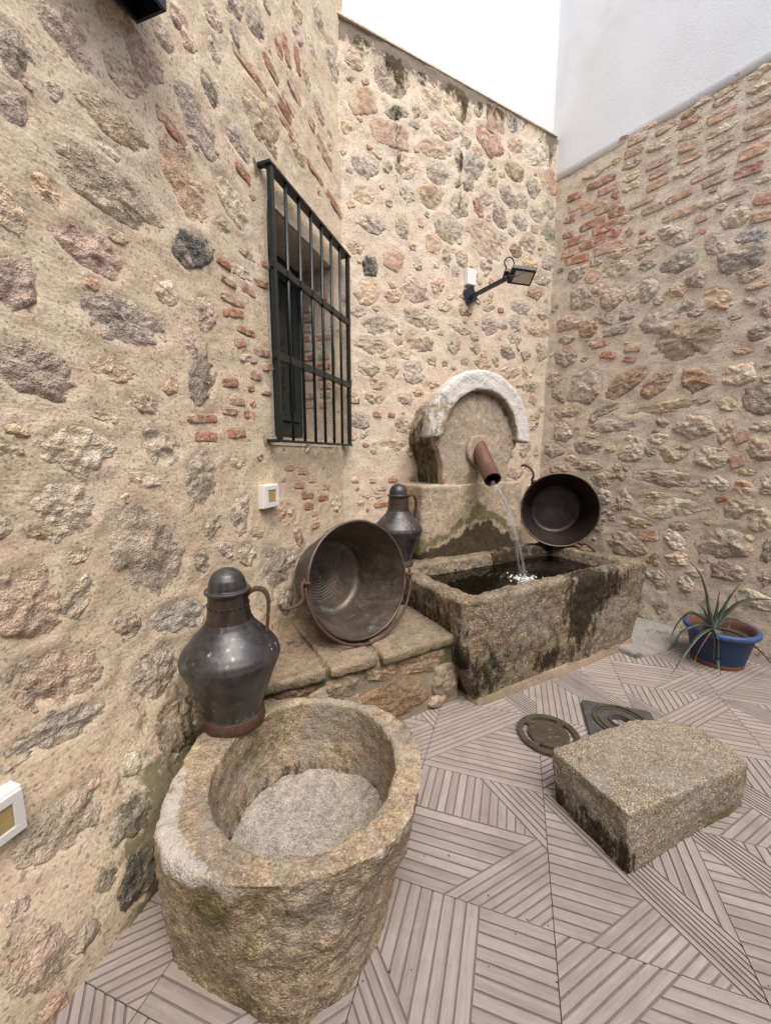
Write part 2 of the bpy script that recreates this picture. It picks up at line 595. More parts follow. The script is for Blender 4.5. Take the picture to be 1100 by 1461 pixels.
def plank_mat():
    nt = NT('wood_look_ceramic')
    uv = nt.n('ShaderNodeUVMap', uv_map='grain')
    mp = nt.n('ShaderNodeMapping')
    nt.l(uv.outputs[0], mp.inputs['Vector'])
    mp.inputs['Scale'].default_value = (3.2, 42, 1)
    g = nt.noise(mp.outputs[0], 3.0, 6, 0.65, 0.4)
    mp2 = nt.n('ShaderNodeMapping')
    nt.l(uv.outputs[0], mp2.inputs['Vector'])
    mp2.inputs['Scale'].default_value = (0.55, 24, 1)
    tone = nt.noise(mp2.outputs[0], 1.0, 0, 0.5)
    v = nt.n('ShaderNodeNewGeometry').outputs['Position']
    dirt = nt.noise(v, 2.6, 5, 0.72, 0.8)
    spots = nt.noise(v, 60, 3, 0.6)
    c = nt.mix(nt.ramp(tone, [(0.3, 0.0), (0.7, 1.0)]), (0.305, 0.26, 0.237), (0.375, 0.325, 0.30))
    c = nt.mix(0.3, c, nt.ramp(g, [(0.28, 0.2), (0.5, 0.5), (0.72, 0.8)]), 'OVERLAY')
    c = nt.mix(nt.ramp(dirt, [(0.48, 0.0), (0.70, 0.42)]), c, (0.17, 0.14, 0.12))
    c = nt.mix(nt.ramp(spots, [(0.68, 0.0), (0.74, 0.5)]), c, (0.15, 0.12, 0.1))
    oi = nt.n('ShaderNodeObjectInfo')
    tint = nt.ramp(oi.outputs['Random'], [(0.0, (0.88, 0.875, 0.865)), (1.0, (1.0, 1.0, 1.0))])
    c = nt.mix(1.0, c, tint, 'MULTIPLY')
    nt.l(c, nt.b.inputs['Base Color'])
    nt.b.inputs['Roughness'].default_value = 0.55
    nt.b.inputs['Specular IOR Level'].default_value = 0.35
    nt.l(nt.bump(g, 0.15, 0.003), nt.b.inputs['Normal'])
    return nt.m


M['plank'] = plank_mat()


def water_mat(name, tint, rough=0.02):
    nt = NT(name)
    nt.b.inputs['Base Color'].default_value = (*tint, 1)
    nt.b.inputs['Transmission Weight'].default_value = 1.0
    nt.b.inputs['IOR'].default_value = 1.333
    nt.b.inputs['Roughness'].default_value = rough
    v = nt.objvec(False)
    nt.l(nt.bump(nt.noise(v, 26, 3, 0.5), 0.06, 0.01), nt.b.inputs['Normal'])
    return nt.m


M['water'] = water_mat('trough_water', (0.62, 0.53, 0.38))
nt_ = NT('running_water')
nt_.b.inputs['Base Color'].default_value = (0.80, 0.84, 0.86, 1)
nt_.b.inputs['Roughness'].default_value = 0.12
nt_.b.inputs['IOR'].default_value = 1.333
lw_ = nt_.n('ShaderNodeLayerWeight')
lw_.inputs['Blend'].default_value = 0.35
nt_.l(nt_.ramp(lw_.outputs['Facing'], [(0.0, 0.03), (0.7, 0.09), (1.0, 0.36)]), nt_.b.inputs['Alpha'])
M['stream'] = nt_.m


def leaf_mat():
    nt = NT('succulent_leaf')
    v = nt.objvec()
    n = nt.noise(v, 14, 4, 0.6)
    c = nt.mix(nt.ramp(n, [(0.3, 0.0), (0.7, 1.0)]), (0.035, 0.05, 0.035), (0.12, 0.14, 0.10))
    nt.l(c, nt.b.inputs['Base Color'])
    nt.b.inputs['Roughness'].default_value = 0.5
    return nt.m


M['leaf'] = leaf_mat()
M['leaf_dry'] = plain_mat('dry_leaf', (0.20, 0.10, 0.06), 0.8, 0, 0.3, 20)
M['terracotta_dark'] = plain_mat('dark_terracotta', (0.14, 0.058, 0.037), 0.85, 0, 0.4, 30, 0.2)  # darker terracotta for the pot's inner wall
M['pot_blue'] = plain_mat('blue_painted_clay', (0.007, 0.028, 0.08), 0.45, 0, 0.25, 14, 0.1)
M['pot_rim_blue'] = plain_mat('worn_blue_paint', (0.028, 0.08, 0.2), 0.5, 0, 0.3, 20, 0.1)


def glass_mat():
    nt = NT('dark_window_glass')
    nt.b.inputs['Base Color'].default_value = (0.02, 0.024, 0.025, 1)
    nt.b.inputs['Roughness'].default_value = 0.04
    nt.b.inputs['Specular IOR Level'].default_value = 0.6
    return nt.m


M['glass'] = glass_mat()

STONE_COL = {'g': (.47, .41, .335), 'd': (.33, .29, .24), 'D': (.11, .11, .097), 'p': (.495, .405, .32), 't': (.58, .465, .335),
             'w': (.62, .54, .43), 'W': (.72, .64, .51), 'q': (.50, .33, .24), 'r': (.385, .20, .135), 'R': (.37, .225, .165),
             'o': (.40, .285, .19), 'b': (.45, .435, .405), 'B': (.46, .34, .25)}

# ------------------------------------------------------------------ the place, in metres
TH_L, TH_B, TH_R = R(71.98), R(28.574), R(-51.80)      # directions of the three walls
PA = Vector((-0.2934, 2.8852, 0))                       # corner of left and back wall
PBR = Vector((1.5110, 3.8679, 0))                       # corner of back and right wall

# stones and bricks of the walls: along the wall, height, half length, half height (mm), tilt, colour class
LEFT_STONES = """
-1648 1041 178 139 -60 p;-902 765 152 109 -60 g;-889 2875 161 97 18 t;-1664 2138 175 68 -2 p;-1373 2332 129 92 -42 t;-57 3769 125 92 38 w;
-1651 1784 161 71 1 g;-1969 772 134 76 -15 p;-1388 1279 118 83 70 g;-1672 618 113 85 21 p;-1647 411 113 80 -5 p;-2038 404 119 71 2 p;
-1537 774 139 60 -14 b;-1112 2413 110 76 -15 w;-2011 988 109 75 -67 p;-1291 2577 106 74 -19 g;-811 562 102 73 -42 g;-1923 1583 108 66 -12 p;
-1350 1662 110 62 61 d;-1161 1097 96 68 74 g;-1832 1389 102 64 -3 w;-2154 165 108 59 -65 p;-786 1055 114 54 -13 t;-1357 2121 105 58 35 D;
-1744 1942 101 57 -1 p;-1885 1225 84 67 -34 w;-1636 2338 106 52 8 t;-1984 627 129 42 -7 g;-901 3247 88 60 52 g;-1556 1401 78 66 -13 g;
-1527 2614 77 65 0 p;-137 1021 101 50 -8 w;-1902 105 74 63 25 D;-1125 905 81 57 -29 w;-760 794 78 58 -29 w;-225 3166 114 39 -7 q;
-1062 2672 91 48 -10 g;-1762 2459 67 59 -35 p;-1882 276 73 53 -8 d;-1313 1912 71 53 82 p;-570 2946 97 37 -6 t;-100 2955 133 26 -6 r;
-276 3813 68 50 30 p;-300 3333 72 46 -15 p;-726 3060 107 31 -3 r;-1598 2493 68 46 11 p;-673 2993 130 23 -8 r;-1948 1781 64 48 79 p;
-530 3630 56 50 27 t;-1223 2739 57 48 -40 d;-1889 965 67 39 58 g;-1711 1627 79 30 -3 p;-676 906 60 39 -72 r;-1491 1927 51 46 -24 w;
-960 3012 125 19 -2 r;-1043 3172 74 31 46 p;-1610 1543 80 29 -4 t;-537 3511 54 42 39 p;-445 3397 53 42 -66 p;-356 2976 121 18 -1 r;
-1417 949 56 38 -69 g;-1174 3017 57 37 48 p;-1399 1791 64 33 -82 p;-1348 1084 63 33 20 p;-813 2805 62 34 8 t;-586 3222 73 28 -11 r;
-1751 826 58 35 -52 d;-604 1282 82 25 -3 q;-653 3344 65 30 -72 r;-1083 2160 83 24 -2 w;-1896 2310 58 33 80 d;-413 3206 65 29 -5 r;
-1274 961 55 34 -18 w;-362 3600 46 40 -66 w;-544 3398 66 28 -77 r;-800 3150 72 25 -4 r;-1175 1334 95 19 -4 w;-1440 2732 48 37 13 p;
-653 3122 64 27 -13 q;-546 1129 77 22 -6 r;-339 1093 91 19 -4 r;-1939 1951 48 35 86 t;-725 3311 58 28 -74 r;-1176 2905 58 27 -85 p;
-1425 2472 68 23 -14 r;-1042 3078 47 33 -71 p;-539 1064 64 24 -8 r;-642 1198 70 21 -4 q;-1041 2572 58 25 -4 r;-1136 2023 77 19 3 q;
-1647 1289 62 23 -6 w;-1357 2855 43 32 41 p;-1166 1463 71 20 3 r;-1361 1510 82 16 5 r;-1141 1970 74 18 14 r;-1854 2041 45 29 1 t;-1348 1441 64 20 1 r;
-2057 105 40 31 -45 g;-1183 2291 51 24 19 g;-298 1161 52 23 -5 q;-1022 2251 68 18 -2 t;-1910 2184 45 27 40 g;-2152 22 47 25 -66 t;-458 936 60 20 0 q;
-949 1852 67 18 7 r;-1982 178 39 30 -43 d;-1832 403 37 31 -20 w;-1186 1675 57 20 9 r;-1048 993 50 22 -12 t;-1318 2822 36 31 67 t;-743 1302 52 20 -1 q;
-456 2127 66 15 17 q;-935 2166 62 16 7 r;-1059 1918 72 14 1 r;-1146 1602 56 17 6 q;-907 1795 49 19 11 q;-1064 1552 44 21 -2 r;-466 1216 57 15 -3 q;
-1107 1858 41 21 20 r;-1072 1800 43 19 17 w;-1003 1735 43 19 6 r;-1030 2096 51 15 6 r;-1642 2603 32 24 -16 t;-1197 1554 51 14 4 q;
-1162 2086 52 14 0 r;-455 1009 35 20 -10 q;-1872 1083 41 17 9 w;-1186 2146 45 14 -2 r;-1501 1606 27 23 29 t;-1745 1480 57 11 -8 t;
-890 2268 43 14 13 r;-1752 1860 30 19 10 t;-2040 1199 33 16 88 g;-1662 2025 36 15 5 t;-928 1670 47 11 4 q;-1958 1166 34 15 -23 t;-2163 300 26 19 -9 g;
-2003 1381 33 14 -8 w;-998 1358 33 13 -9 g;-1035 1603 23 18 32 r;-889 1174 26 15 -6 t;-1040 1673 26 14 14 r;-1809 2294 24 15 48 w;
-1986 1430 29 12 -21 t;-1009 1804 27 11 16 r;-976 2509 27 11 25 r;-1869 333 20 15 -4 w;-1936 431 20 14 -12 t;-1715 1231 22 13 -6 t;
-1873 2259 12 10 4 q"""
BACK_STONES = """
1270 3078 188 127 -20 p;385 3889 158 122 19 p;926 3920 169 98 -12 w;1800 3868 191 83 15 W;903 3073 158 96 -8 g;1263 3798 153 85 -15 R;
585 2582 124 93 3 p;1109 3564 120 92 58 g;366 3543 155 64 3 q;1963 3712 114 87 28 q;640 2384 183 53 -8 p;621 2222 132 71 -10 g;2015 3301 115 82 -9 d;
825 3725 140 66 10 p;1909 2481 180 50 -5 t;786 3419 129 70 11 g;221 2142 156 56 0 p;720 3255 98 87 38 p;1315 3955 107 80 1 q;760 3570 158 53 11 t;
1538 3663 123 68 -3 o;575 1991 101 79 -5 g;987 3258 95 83 40 g;194 2495 96 81 29 t;1964 3511 90 87 -55 g;1326 2442 99 76 -1 g;290 2293 133 55 7 g;
499 3392 92 80 34 w;1697 1206 119 61 -8 p;1574 2083 125 57 3 p;2001 3078 101 70 15 g;1820 3422 102 68 -1 w;154 3665 110 63 22 q;1674 2641 133 51 3 g;
1727 3172 101 65 14 g;1749 3615 86 75 -84 g;1917 2919 112 57 6 g;189 3293 105 61 4 g;1464 3462 93 68 -20 d;1390 3281 85 74 -41 d;399 2759 84 72 80 q;
1973 2307 90 67 -15 g;508 1585 101 60 -4 g;235 2947 97 60 -1 g;697 3878 89 65 25 t;1543 3855 102 55 25 p;1822 1422 85 66 29 g;957 2248 80 68 -73 g;
1620 3301 91 58 -8 g;1855 2793 106 49 -2 o;422 1447 154 34 -2 p;1751 3010 99 52 2 t;111 3882 90 57 26 p;190 1984 98 51 2 p;119 1610 89 56 -3 g;
1843 1987 115 43 11 g;177 3111 88 54 22 t;1264 2124 103 46 -2 t;1537 2246 85 56 -8 d;1976 2634 86 54 7 p;470 2989 79 58 -74 g;1615 2501 68 63 -6 g;
1626 3473 77 53 11 g;788 2653 68 58 15 t;1068 2527 78 50 12 o;1650 1518 67 59 -54 q;1494 3995 78 50 28 b;745 2940 71 54 -4 q;1020 2888 69 55 3 g;
1623 2369 91 41 -3 g;276 1882 89 41 -12 t;1271 2892 76 49 18 p;1581 3075 70 52 19 o;1234 3384 74 49 13 g;1172 3293 73 49 -57 R;217 2674 71 51 79 D;
600 1555 80 44 2 g;241 1782 92 38 3 p;1016 2367 100 35 -13 p;414 3685 96 35 20 d;382 2001 62 53 -31 p;959 3583 83 39 -60 g;1773 2257 65 49 0 g;
1892 1253 73 44 -13 w;392 2508 71 44 11 t;1677 1802 66 46 -24 p;1294 3529 57 51 41 p;1468 2468 65 45 13 g;97 2774 65 45 16 t;858 2513 73 39 7 p;
1894 3170 59 48 15 t;511 3213 69 41 -1 p;516 2108 98 27 -1 w;493 1788 69 36 -2 g;1135 3964 60 41 75 g;873 2880 61 40 -77 g;1897 1051 59 41 -9 g;
2007 1795 67 31 -7 p;1063 3426 63 34 14 d;1310 2577 75 28 16 g;561 1399 50 40 -89 t;1770 2104 52 39 -68 g;1173 2244 59 34 0 g;162 3999 50 37 -2 w;
1407 2158 51 35 -73 p;1895 1875 53 34 -16 q;51 3484 50 35 58 t;1978 1398 52 33 -79 g;603 2768 44 38 -4 p;619 3971 49 34 -15 p;110 2352 60 28 8 g;
1163 2336 44 38 -9 p;1913 1618 65 24 7 g;1027 3712 42 37 -44 g;1900 1713 60 26 2 t;750 1923 59 26 -1 t;1640 1375 47 31 -3 g;747 2092 53 28 2 g;
1789 3298 48 28 5 r;1129 3683 49 27 13 q;619 1849 51 26 -2 t;1439 3144 45 29 8 p;1067 2126 39 32 1 g;1537 3203 44 28 4 p;441 2199 48 26 4 p;
565 3668 54 23 11 g;352 3338 36 34 66 g;1952 1739 46 26 -1 p;266 1068 71 16 -3 t;81 1185 43 26 -2 t;600 1466 54 20 1 p;1301 2630 62 17 17 t;
569 3751 35 29 65 p;292 993 62 17 0 r;1400 3598 40 24 9 t;1289 3628 41 23 -13 p;964 3415 41 23 23 t;18 2437 34 28 63 t;568 2877 37 22 1 p;
296 1116 52 15 1 q;255 2404 45 17 7 t;323 2086 47 16 3 t;266 1667 40 18 0 r;365 3115 34 21 5 p;822 2311 35 20 -8 t;584 1186 38 18 -4 r;
633 3061 33 21 -84 q;869 2090 31 21 10 d;776 2796 39 17 1 w;22 3334 31 20 72 t;1445 2584 35 18 7 r;401 1178 44 14 2 r;910 2594 33 18 14 w;
82 3771 34 17 25 p;687 2495 31 18 14 t;72 3031 31 18 23 q;122 1011 29 19 -5 w;85 1752 35 16 0 r;942 2935 31 18 18 t;228 1181 33 16 -2 q;
167 1068 33 16 -4 t;1188 2448 30 17 11 w;672 1251 28 18 -3 t;1329 3373 28 18 23 t;644 3747 33 15 25 p;382 1666 29 17 0 r;1075 3122 29 16 3 q;
314 3209 29 14 21 t;182 3786 27 14 31 r;181 959 15 15 -45 r;94 1124 15 14 -51 r"""
RIGHT_STONES = """
1066 2192 202 114 -5 o;374 1965 142 124 -71 p;1420 749 142 118 8 g;1098 965 198 75 6 w;1048 1190 234 61 -5 p;803 625 147 96 -9 p;686 1946 166 76 28 o;
887 2371 127 85 -10 g;970 1727 267 37 4 t;608 1601 227 43 3 g;1531 1716 120 79 -26 d;278 2704 124 73 -51 p;1342 2639 109 77 -22 d;
918 1910 112 74 40 o;1185 1575 101 76 -8 g;534 2627 89 85 -10 p;1297 1347 100 71 -12 w;208 1752 148 47 -7 p;189 1584 99 68 -52 w;
1163 1898 92 72 -23 o;167 2232 104 63 -19 d;559 2848 108 61 -15 w;783 1379 94 69 8 w;988 2742 100 65 5 d;422 1435 121 52 -4 p;177 2536 104 60 -2 p;
1465 548 97 61 5 p;1394 1904 92 64 -9 w;113 1410 98 60 -3 p;1484 1020 100 59 48 w;583 1162 95 61 6 g;795 2616 83 70 -73 g;1630 387 95 57 -6 W;
868 822 126 42 -1 t;351 2436 91 58 -38 o;1233 2430 102 51 -37 t;423 1273 133 37 -1 p;1132 716 81 60 -42 w;1596 943 69 65 -70 w;1079 387 86 52 -87 g;
1564 1392 74 60 -34 p;1067 1369 79 54 -10 p;72 2065 74 57 -28 p;548 1741 127 33 18 d;1283 2908 67 62 -26 w;231 2916 83 50 4 g;764 995 70 58 -76 g;
579 2376 103 37 6 g;1158 580 70 53 21 w;1189 2778 80 46 -59 g;595 1019 69 52 -69 g;347 3120 108 32 -1 r;472 3036 111 31 -3 q;179 1236 96 35 1 p;
1232 394 78 43 -82 w;1340 1165 73 44 -10 w;431 2727 64 49 -12 g;439 3199 96 32 -2 r;1475 2154 63 47 11 d;1374 2765 81 35 -13 b;1093 2600 59 47 -14 g;
475 2491 83 34 -18 g;338 3400 104 27 -1 q;222 3034 104 27 -5 r;1361 1523 82 34 78 t;663 2477 59 46 -11 g;990 2895 85 32 -11 g;202 3188 100 27 -3 r;
574 2965 85 32 -4 t;949 733 71 38 6 q;386 3554 109 25 -2 r;899 2984 76 35 -14 w;744 2928 95 28 -7 t;336 3269 104 25 1 r;1090 169 53 49 35 g;
994 2556 61 42 -9 t;692 2615 62 41 -37 t;115 1911 78 32 -37 d;1348 3449 75 33 -11 q;178 2386 69 35 -5 g;368 2854 54 43 -33 q;216 3457 96 23 -4 q;
1355 1712 52 42 -53 w;962 1495 68 32 -4 w;1143 3587 76 28 -2 B;345 3643 108 19 0 t;1332 3275 73 29 -4 q;1158 827 70 29 -4 p;1491 1153 48 42 -37 t;
795 3491 84 24 -1 B;958 3074 102 20 0 B;1321 3174 69 29 -6 r;446 3336 96 21 0 q;1144 3494 83 23 -1 t;789 3606 77 25 -6 t;1655 733 68 28 89 d;
1673 554 47 40 70 p;777 2800 55 34 -8 g;1391 2518 62 30 4 t;1063 2431 46 40 -42 g;448 3473 79 22 -1 q;456 3652 85 21 -1 t;1101 3262 92 19 2 B;
785 3186 78 22 -1 B;961 1056 89 19 5 t;619 3654 69 25 -5 B;1160 3353 76 22 3 t;948 3195 77 22 2 q;641 3725 67 25 -5 B;925 1403 46 36 -65 d;
953 3651 76 22 0 R;708 3267 84 19 1 B;1500 2300 59 28 -85 p;625 3483 69 23 -1 t;1319 3728 55 29 -8 t;798 3342 70 23 2 B;725 2209 62 25 -8 q;
987 3417 74 21 -2 t;607 3568 72 22 -2 t;1330 3634 56 28 -13 t;146 3108 61 25 -7 q;169 3545 66 23 -7 r;1417 2864 57 26 -7 q;1162 3679 72 21 2 t;
612 3412 64 23 -3 t;1449 1490 42 35 -61 q;1546 1558 50 29 -14 t;1415 2968 52 28 -16 q;978 3338 67 21 1 t;723 1193 44 32 -76 o;379 2955 48 30 -9 g;
1440 1325 41 35 -73 q;805 3418 63 22 0 B;1614 1197 44 32 -81 w;542 2189 63 22 -17 r;987 3561 66 21 -3 t;519 3273 58 24 -3 r;1159 3420 72 19 2 B;
1260 3068 74 18 2 B;137 3386 55 24 -11 r;582 3192 73 18 2 t;578 743 38 35 31 d;1334 3362 71 18 -6 t;1137 3067 70 19 -1 w;970 3499 50 26 -15 B;
1145 3195 68 19 0 B;1338 3553 57 21 -8 t;1117 2368 49 24 -9 p;826 3696 66 18 6 B;522 3124 42 27 -27 r;464 2286 67 17 1 r;133 3260 54 21 -9 r;
879 2513 36 31 -16 g;974 1615 42 26 -32 p;279 1340 54 20 0 t;1163 3721 66 16 5 B;464 1533 57 17 -3 t;1436 2444 56 17 0 t;1003 561 54 18 52 r;
953 3704 40 23 -14 R;719 3766 61 14 2 t;1403 2053 55 16 -6 t;1039 3737 52 16 2 t;692 932 32 26 9 t;708 2125 46 18 -17 r;519 3787 56 15 -2 t;
1510 1252 50 16 -7 t;999 422 32 25 27 g;1400 3084 38 20 -12 w;509 3407 35 22 -37 r;637 1417 37 21 -33 t;1096 2990 36 21 2 B;1328 603 34 20 15 t;
1406 2367 37 18 -35 p;1344 2284 30 20 5 g;1146 1427 36 16 -2 t;1230 3777 46 12 2 t;408 2301 37 15 -5 t;1328 884 33 16 1 t;1222 1755 38 14 5 t;
631 3092 32 17 -65 r;1383 1062 31 17 20 r;739 2994 35 15 12 r;753 1253 26 20 -81 o;816 1485 32 16 -4 t;1554 807 23 21 32 t;1202 3013 24 16 -26 w;
1104 2902 25 15 -13 q;1244 1088 26 13 4 t;1354 1409 22 15 -6 t;785 2984 23 14 -33 t;1143 3143 23 12 -12 B;726 3057 22 12 -11 q"""



def parse(t):
    out = []
    for e in t.replace('\n', '').split(';'):
        q = e.split()
        out.append((float(q[0]) / 1000, float(q[1]) / 1000, float(q[2]) / 1000, float(q[3]) / 1000, float(q[4]), q[5]))
    return out


def filler(n, s0, s1, z0, z1, have, seed, classes='gptwdp', amin=0.05, amax=0.15):
    rr = random.Random(seed)
    out = []
    tries = 0
    while len(out) < n and tries < 4000:
        tries += 1
        a = rr.uniform(amin, amax)
        b = a * rr.uniform(0.45, 0.8)
        s, z = rr.uniform(s0, s1), rr.uniform(z0, z1)
        if all(abs(s - q[0]) > (a + q[2]) * 0.95 or abs(z - q[1]) > (b + q[3]) * 1.0 for q in have + out):
            out.append((s, z, a, b, rr.uniform(-25, 25), rr.choice(classes)))
    return out


def stone_mesh(a, b, ang, cls, low, proud, seed):
    brick = cls in 'rqB'
    r = random.Random(seed)
    a, b = (a * 1.05, b * 1.32) if brick else (a * 1.2, b * 1.2 + 0.004)
    if a > 0.06:
        fr = [0.0, 0.1, 0.2, 0.3, 0.4, 0.5, 0.59, 0.67, 0.74, 0.8, 0.86, 0.91, 0.96, 1.01, 1.07, 1.18]
        seg = 64
    elif a > 0.028:
        fr, seg = [0.0, 0.2, 0.38, 0.54, 0.68, 0.79, 0.88, 0.95, 1.02, 1.17], 36
    else:
        fr, seg = [0.0, 0.35, 0.65, 0.85, 1.0, 1.17], 18
    th = np.arange(seg) * 2 * np.pi / seg
    if brick:
        nexp = 7.0
        rho = (np.abs(np.cos(th)) ** nexp + np.abs(np.sin(th)) ** nexp) ** (-1 / nexp) * 0.94
    else:                                          # broken polygon: 5 to 8 straight-ish sides
        m = r.choice((5, 5, 6, 6, 7, 8))
        a0 = r.uniform(0, 6.28)
        rho = np.full(seg, 1.30)
        for i in range(m):
            t0 = a0 + (i + r.uniform(-0.33, 0.33)) * 2 * np.pi / m
            cs = np.cos(th - t0)
            rho = np.where(cs > 0.05, np.minimum(rho, r.uniform(0.76, 1.02) / np.maximum(cs, 0.05)), rho)
    circ = np.stack([np.cos(th) * math.sqrt(a / b), np.sin(th), np.full(seg, seed * 3.7 % 91)], 1)
    wob = (0.07 if brick else 0.13) * fbm(circ, 2.0, 2, seed % 50) + (0.09 if brick else 0.15) * fbm(circ, 6.0, 2, seed % 50 + 3)
    rho = rho * (1 + wob)
    X = np.r_[0, np.concatenate([a * rho * np.cos(th) * f for f in fr[1:]])]
    Z = np.r_[0, np.concatenate([b * rho * np.sin(th) * f for f in fr[1:]])]
    RR = np.r_[0, np.concatenate([np.full(seg, f) for f in fr[1:]])]
    pk = (0.004 + 0.05 * min(b, 0.04)) * proud if brick else (0.006 + 0.085 * min(b, 0.12)) * proud
    h = np.full(len(X), 1e9)
    for i in range(4 if brick else 8):
        sl = 0.05 if brick else 0.16
        h = np.minimum(h, pk * r.uniform(0.8, 1.6) + r.uniform(-sl, sl) * X + r.uniform(-sl, sl) * Z)
    h = np.maximum(h, -0.2 * pk)
    P3 = np.stack([X, Z, np.full(len(X), seed * 1.37 % 77)], 1)
    rid = 1 - 2 * np.abs(fbm(P3 * np.array([1, 1.7, 1]), 0.7 / max(b, 0.02), 3, seed % 40))
    h = h + (0.25 if brick else 0.34) * pk * rid + 0.012 * min(1, b / 0.05) * fbm(P3, 34, 3, 9, 0.65) * (0.4 if brick else 1)
    if brick:
        h = (h + 0.003) * (1 - np.clip(RR, 0, 1) ** 16) + 0.003 * fbm(P3, 45, 2, 5) * (RR < 1.1) - np.clip(RR - 0.95, 0, 1) * 0.16
    else:
        h = h * (1 - np.clip(RR, 0, 1) ** 7) + 0.005 * fbm(P3, 45, 2, 5) * (RR < 1.1) - np.clip(RR - 0.9, 0, 1) * 0.11
    ca, sa = math.cos(R(ang)), math.sin(R(ang))
    S, T = X * ca - Z * sa, X * sa + Z * ca
    V = np.stack([S, -(h + low(S, T)), T], 1)
    V = np.vstack([V, [[0, 0.05, 0]]])
    F = []
    nb = len(V) - 1
    for k in range(seg):
        F.append((0, 1 + k, 1 + (k + 1) % seg))
    for i in range(len(fr) - 2):
        o0, o1 = 1 + i * seg, 1 + (i + 1) * seg
        for k in range(seg):
            l = (k + 1) % seg
            F.append((o0 + k, o1 + k, o1 + l, o0 + l))
    o0 = 1 + (len(fr) - 2) * seg
    for k in range(seg):
        F.append((o0 + (k + 1) % seg, o0 + k, nb))
    return mesh_from('brick' if brick else 'stone', V, F)


def lin(a, b, step):
    return np.linspace(a, b, max(2, int(round((b - a) / step)) + 1))


def build_wall(name, label, origin, rotz, s0, s1, z1, step, stones, mat, seed, bulge=None, hole=None, thick=0.45, moss=None, stain=None, proud=1.0):
    root = thing(name, label, 'wall', origin, rotz)

    def low(s, z):
        P = np.stack([s, z, np.full_like(s, seed * 9.1)], 1)
        h = 0.016 * fbm(P, 1.6, 3, seed) + 0.007 * fbm(P, 7, 3, seed + 3)
        return h + (bulge(s, z) if bulge else 0)
    bs, bz = [s0, s1], [-0.05, z1]
    if hole:
        bs, bz = [s0, hole[0], hole[1], s1], [-0.05, hole[2], hole[3], z1]
    ss = np.unique(np.concatenate([lin(bs[i], bs[i + 1], step) for i in range(len(bs) - 1)]))
    zz = np.unique(np.concatenate([lin(bz[i], bz[i + 1], step) for i in range(len(bz) - 1)]))
    S, Z = np.meshgrid(ss, zz)
    S, Z = S.ravel(), Z.ravel()
    P = np.stack([S, Z, np.full_like(S, seed)], 1)
    H = low(S, Z) + 0.0045 * fbm(P, 24, 3, seed + 8)
    nx = len(ss)
    for (cs, cz, a, b, ang, cl) in stones:
        rad = max(a, b) * 1.5
        idx = np.where((np.abs(S - cs) < rad) & (np.abs(Z - cz) < rad))[0]
        if len(idx) == 0:
            continue
        ca, sa = math.cos(R(ang)), math.sin(R(ang))
        dx, dz = S[idx] - cs, Z[idx] - cz
        d = np.sqrt(((dx * ca + dz * sa) / a) ** 2 + ((-dx * sa + dz * ca) / b) ** 2)
        H[idx] += 0.004 * np.exp(-((d - 1.2) / 0.16) ** 2) - 0.016 * np.clip(0.95 - d, 0, 0.5)
    V = np.stack([S, -H, Z], 1)
    F = []
    for j in range(len(zz) - 1):
        zc = 0.5 * (zz[j] + zz[j + 1])
        for i in range(nx - 1):
            sc = 0.5 * (ss[i] + ss[i + 1])
            if hole and hole[0] < sc < hole[1] and hole[2] < zc < hole[3]:
                continue
            F.append((j * nx + i, j * nx + i + 1, (j + 1) * nx + i + 1, (j + 1) * nx + i))
    # sides and back give the wall its thickness
    n0 = len(V)
    top = [(len(zz) - 1) * nx + i for i in range(nx)]
    left = [j * nx for j in range(len(zz))]
    right = [j * nx + nx - 1 for j in range(len(zz))]
    ext = []
    for ring in (top, left, right):
        base = n0 + len(ext)
        ext += [(V[q][0], thick, V[q][2]) for q in ring]
        for q in range(len(ring) - 1):
            F.append((ring[q], ring[q + 1], base + q + 1, base + q))
    V = np.vstack([V, ext])
    m = mesh_from('mortar', V, F)
    c = coords(m)
    if moss:
        attr(m, 'moss', moss(c[:, 0], c[:, 2]))
    if stain:
        attr(m, 'stain', stain(c[:, 0], c[:, 2]))
    body = link('mortar', m, mat, root)
    for i, (cs, cz, a, b, ang, cl) in enumerate(stones):
        if hole and hole[0] - 0.02 < cs < hole[1] + 0.02 and hole[2] - 0.02 < cz < hole[3] + 0.03:
            continue
        if hole and cl not in 'rqB' and hole[0] - a * 0.8 < cs < hole[1] + a * 0.8 and hole[2] - b * 0.8 < cz < hole[3] + b * 0.8:
            continue
        sm = stone_mesh(a, b, ang, cl, lambda u, w: low(u + cs, w + cz), proud * (1.8 if cl == 'D' else 1.0), seed * 1000 + i)
        cc = coords(sm)
        if moss:
            attr(sm, 'moss', moss(cc[:, 0] + cs, cc[:, 2] + cz))
        if stain:
            attr(sm, 'stain', stain(cc[:, 0] + cs, cc[:, 2] + cz))
        isb = cl in 'rqB'
        o = link('brick' if isb else 'stone', sm, M['brick'] if isb else M['stone'], root, (cs, 0, cz))
        k = 1.05 + 0.22 * (rng.random() - 0.5)
        q = STONE_COL[cl]
        o.color = (q[0] * k * (1 + 0.06 * rng.uniform(-1, 1)), q[1] * k, q[2] * k * (1 + 0.08 * rng.uniform(-1, 1)), 1)
    return root, low


def gauss(x, c, w):
    return np.exp(-((x - c) / w) ** 2)


# ------------------------------------------------------------------ ground
g, f_ = box_vf(-300, 300, -300, 300, -0.3, -0.06)
ground = link('ground', mesh_from('ground', g, f_, False), M['ground'])
tag(ground, kind='structure')

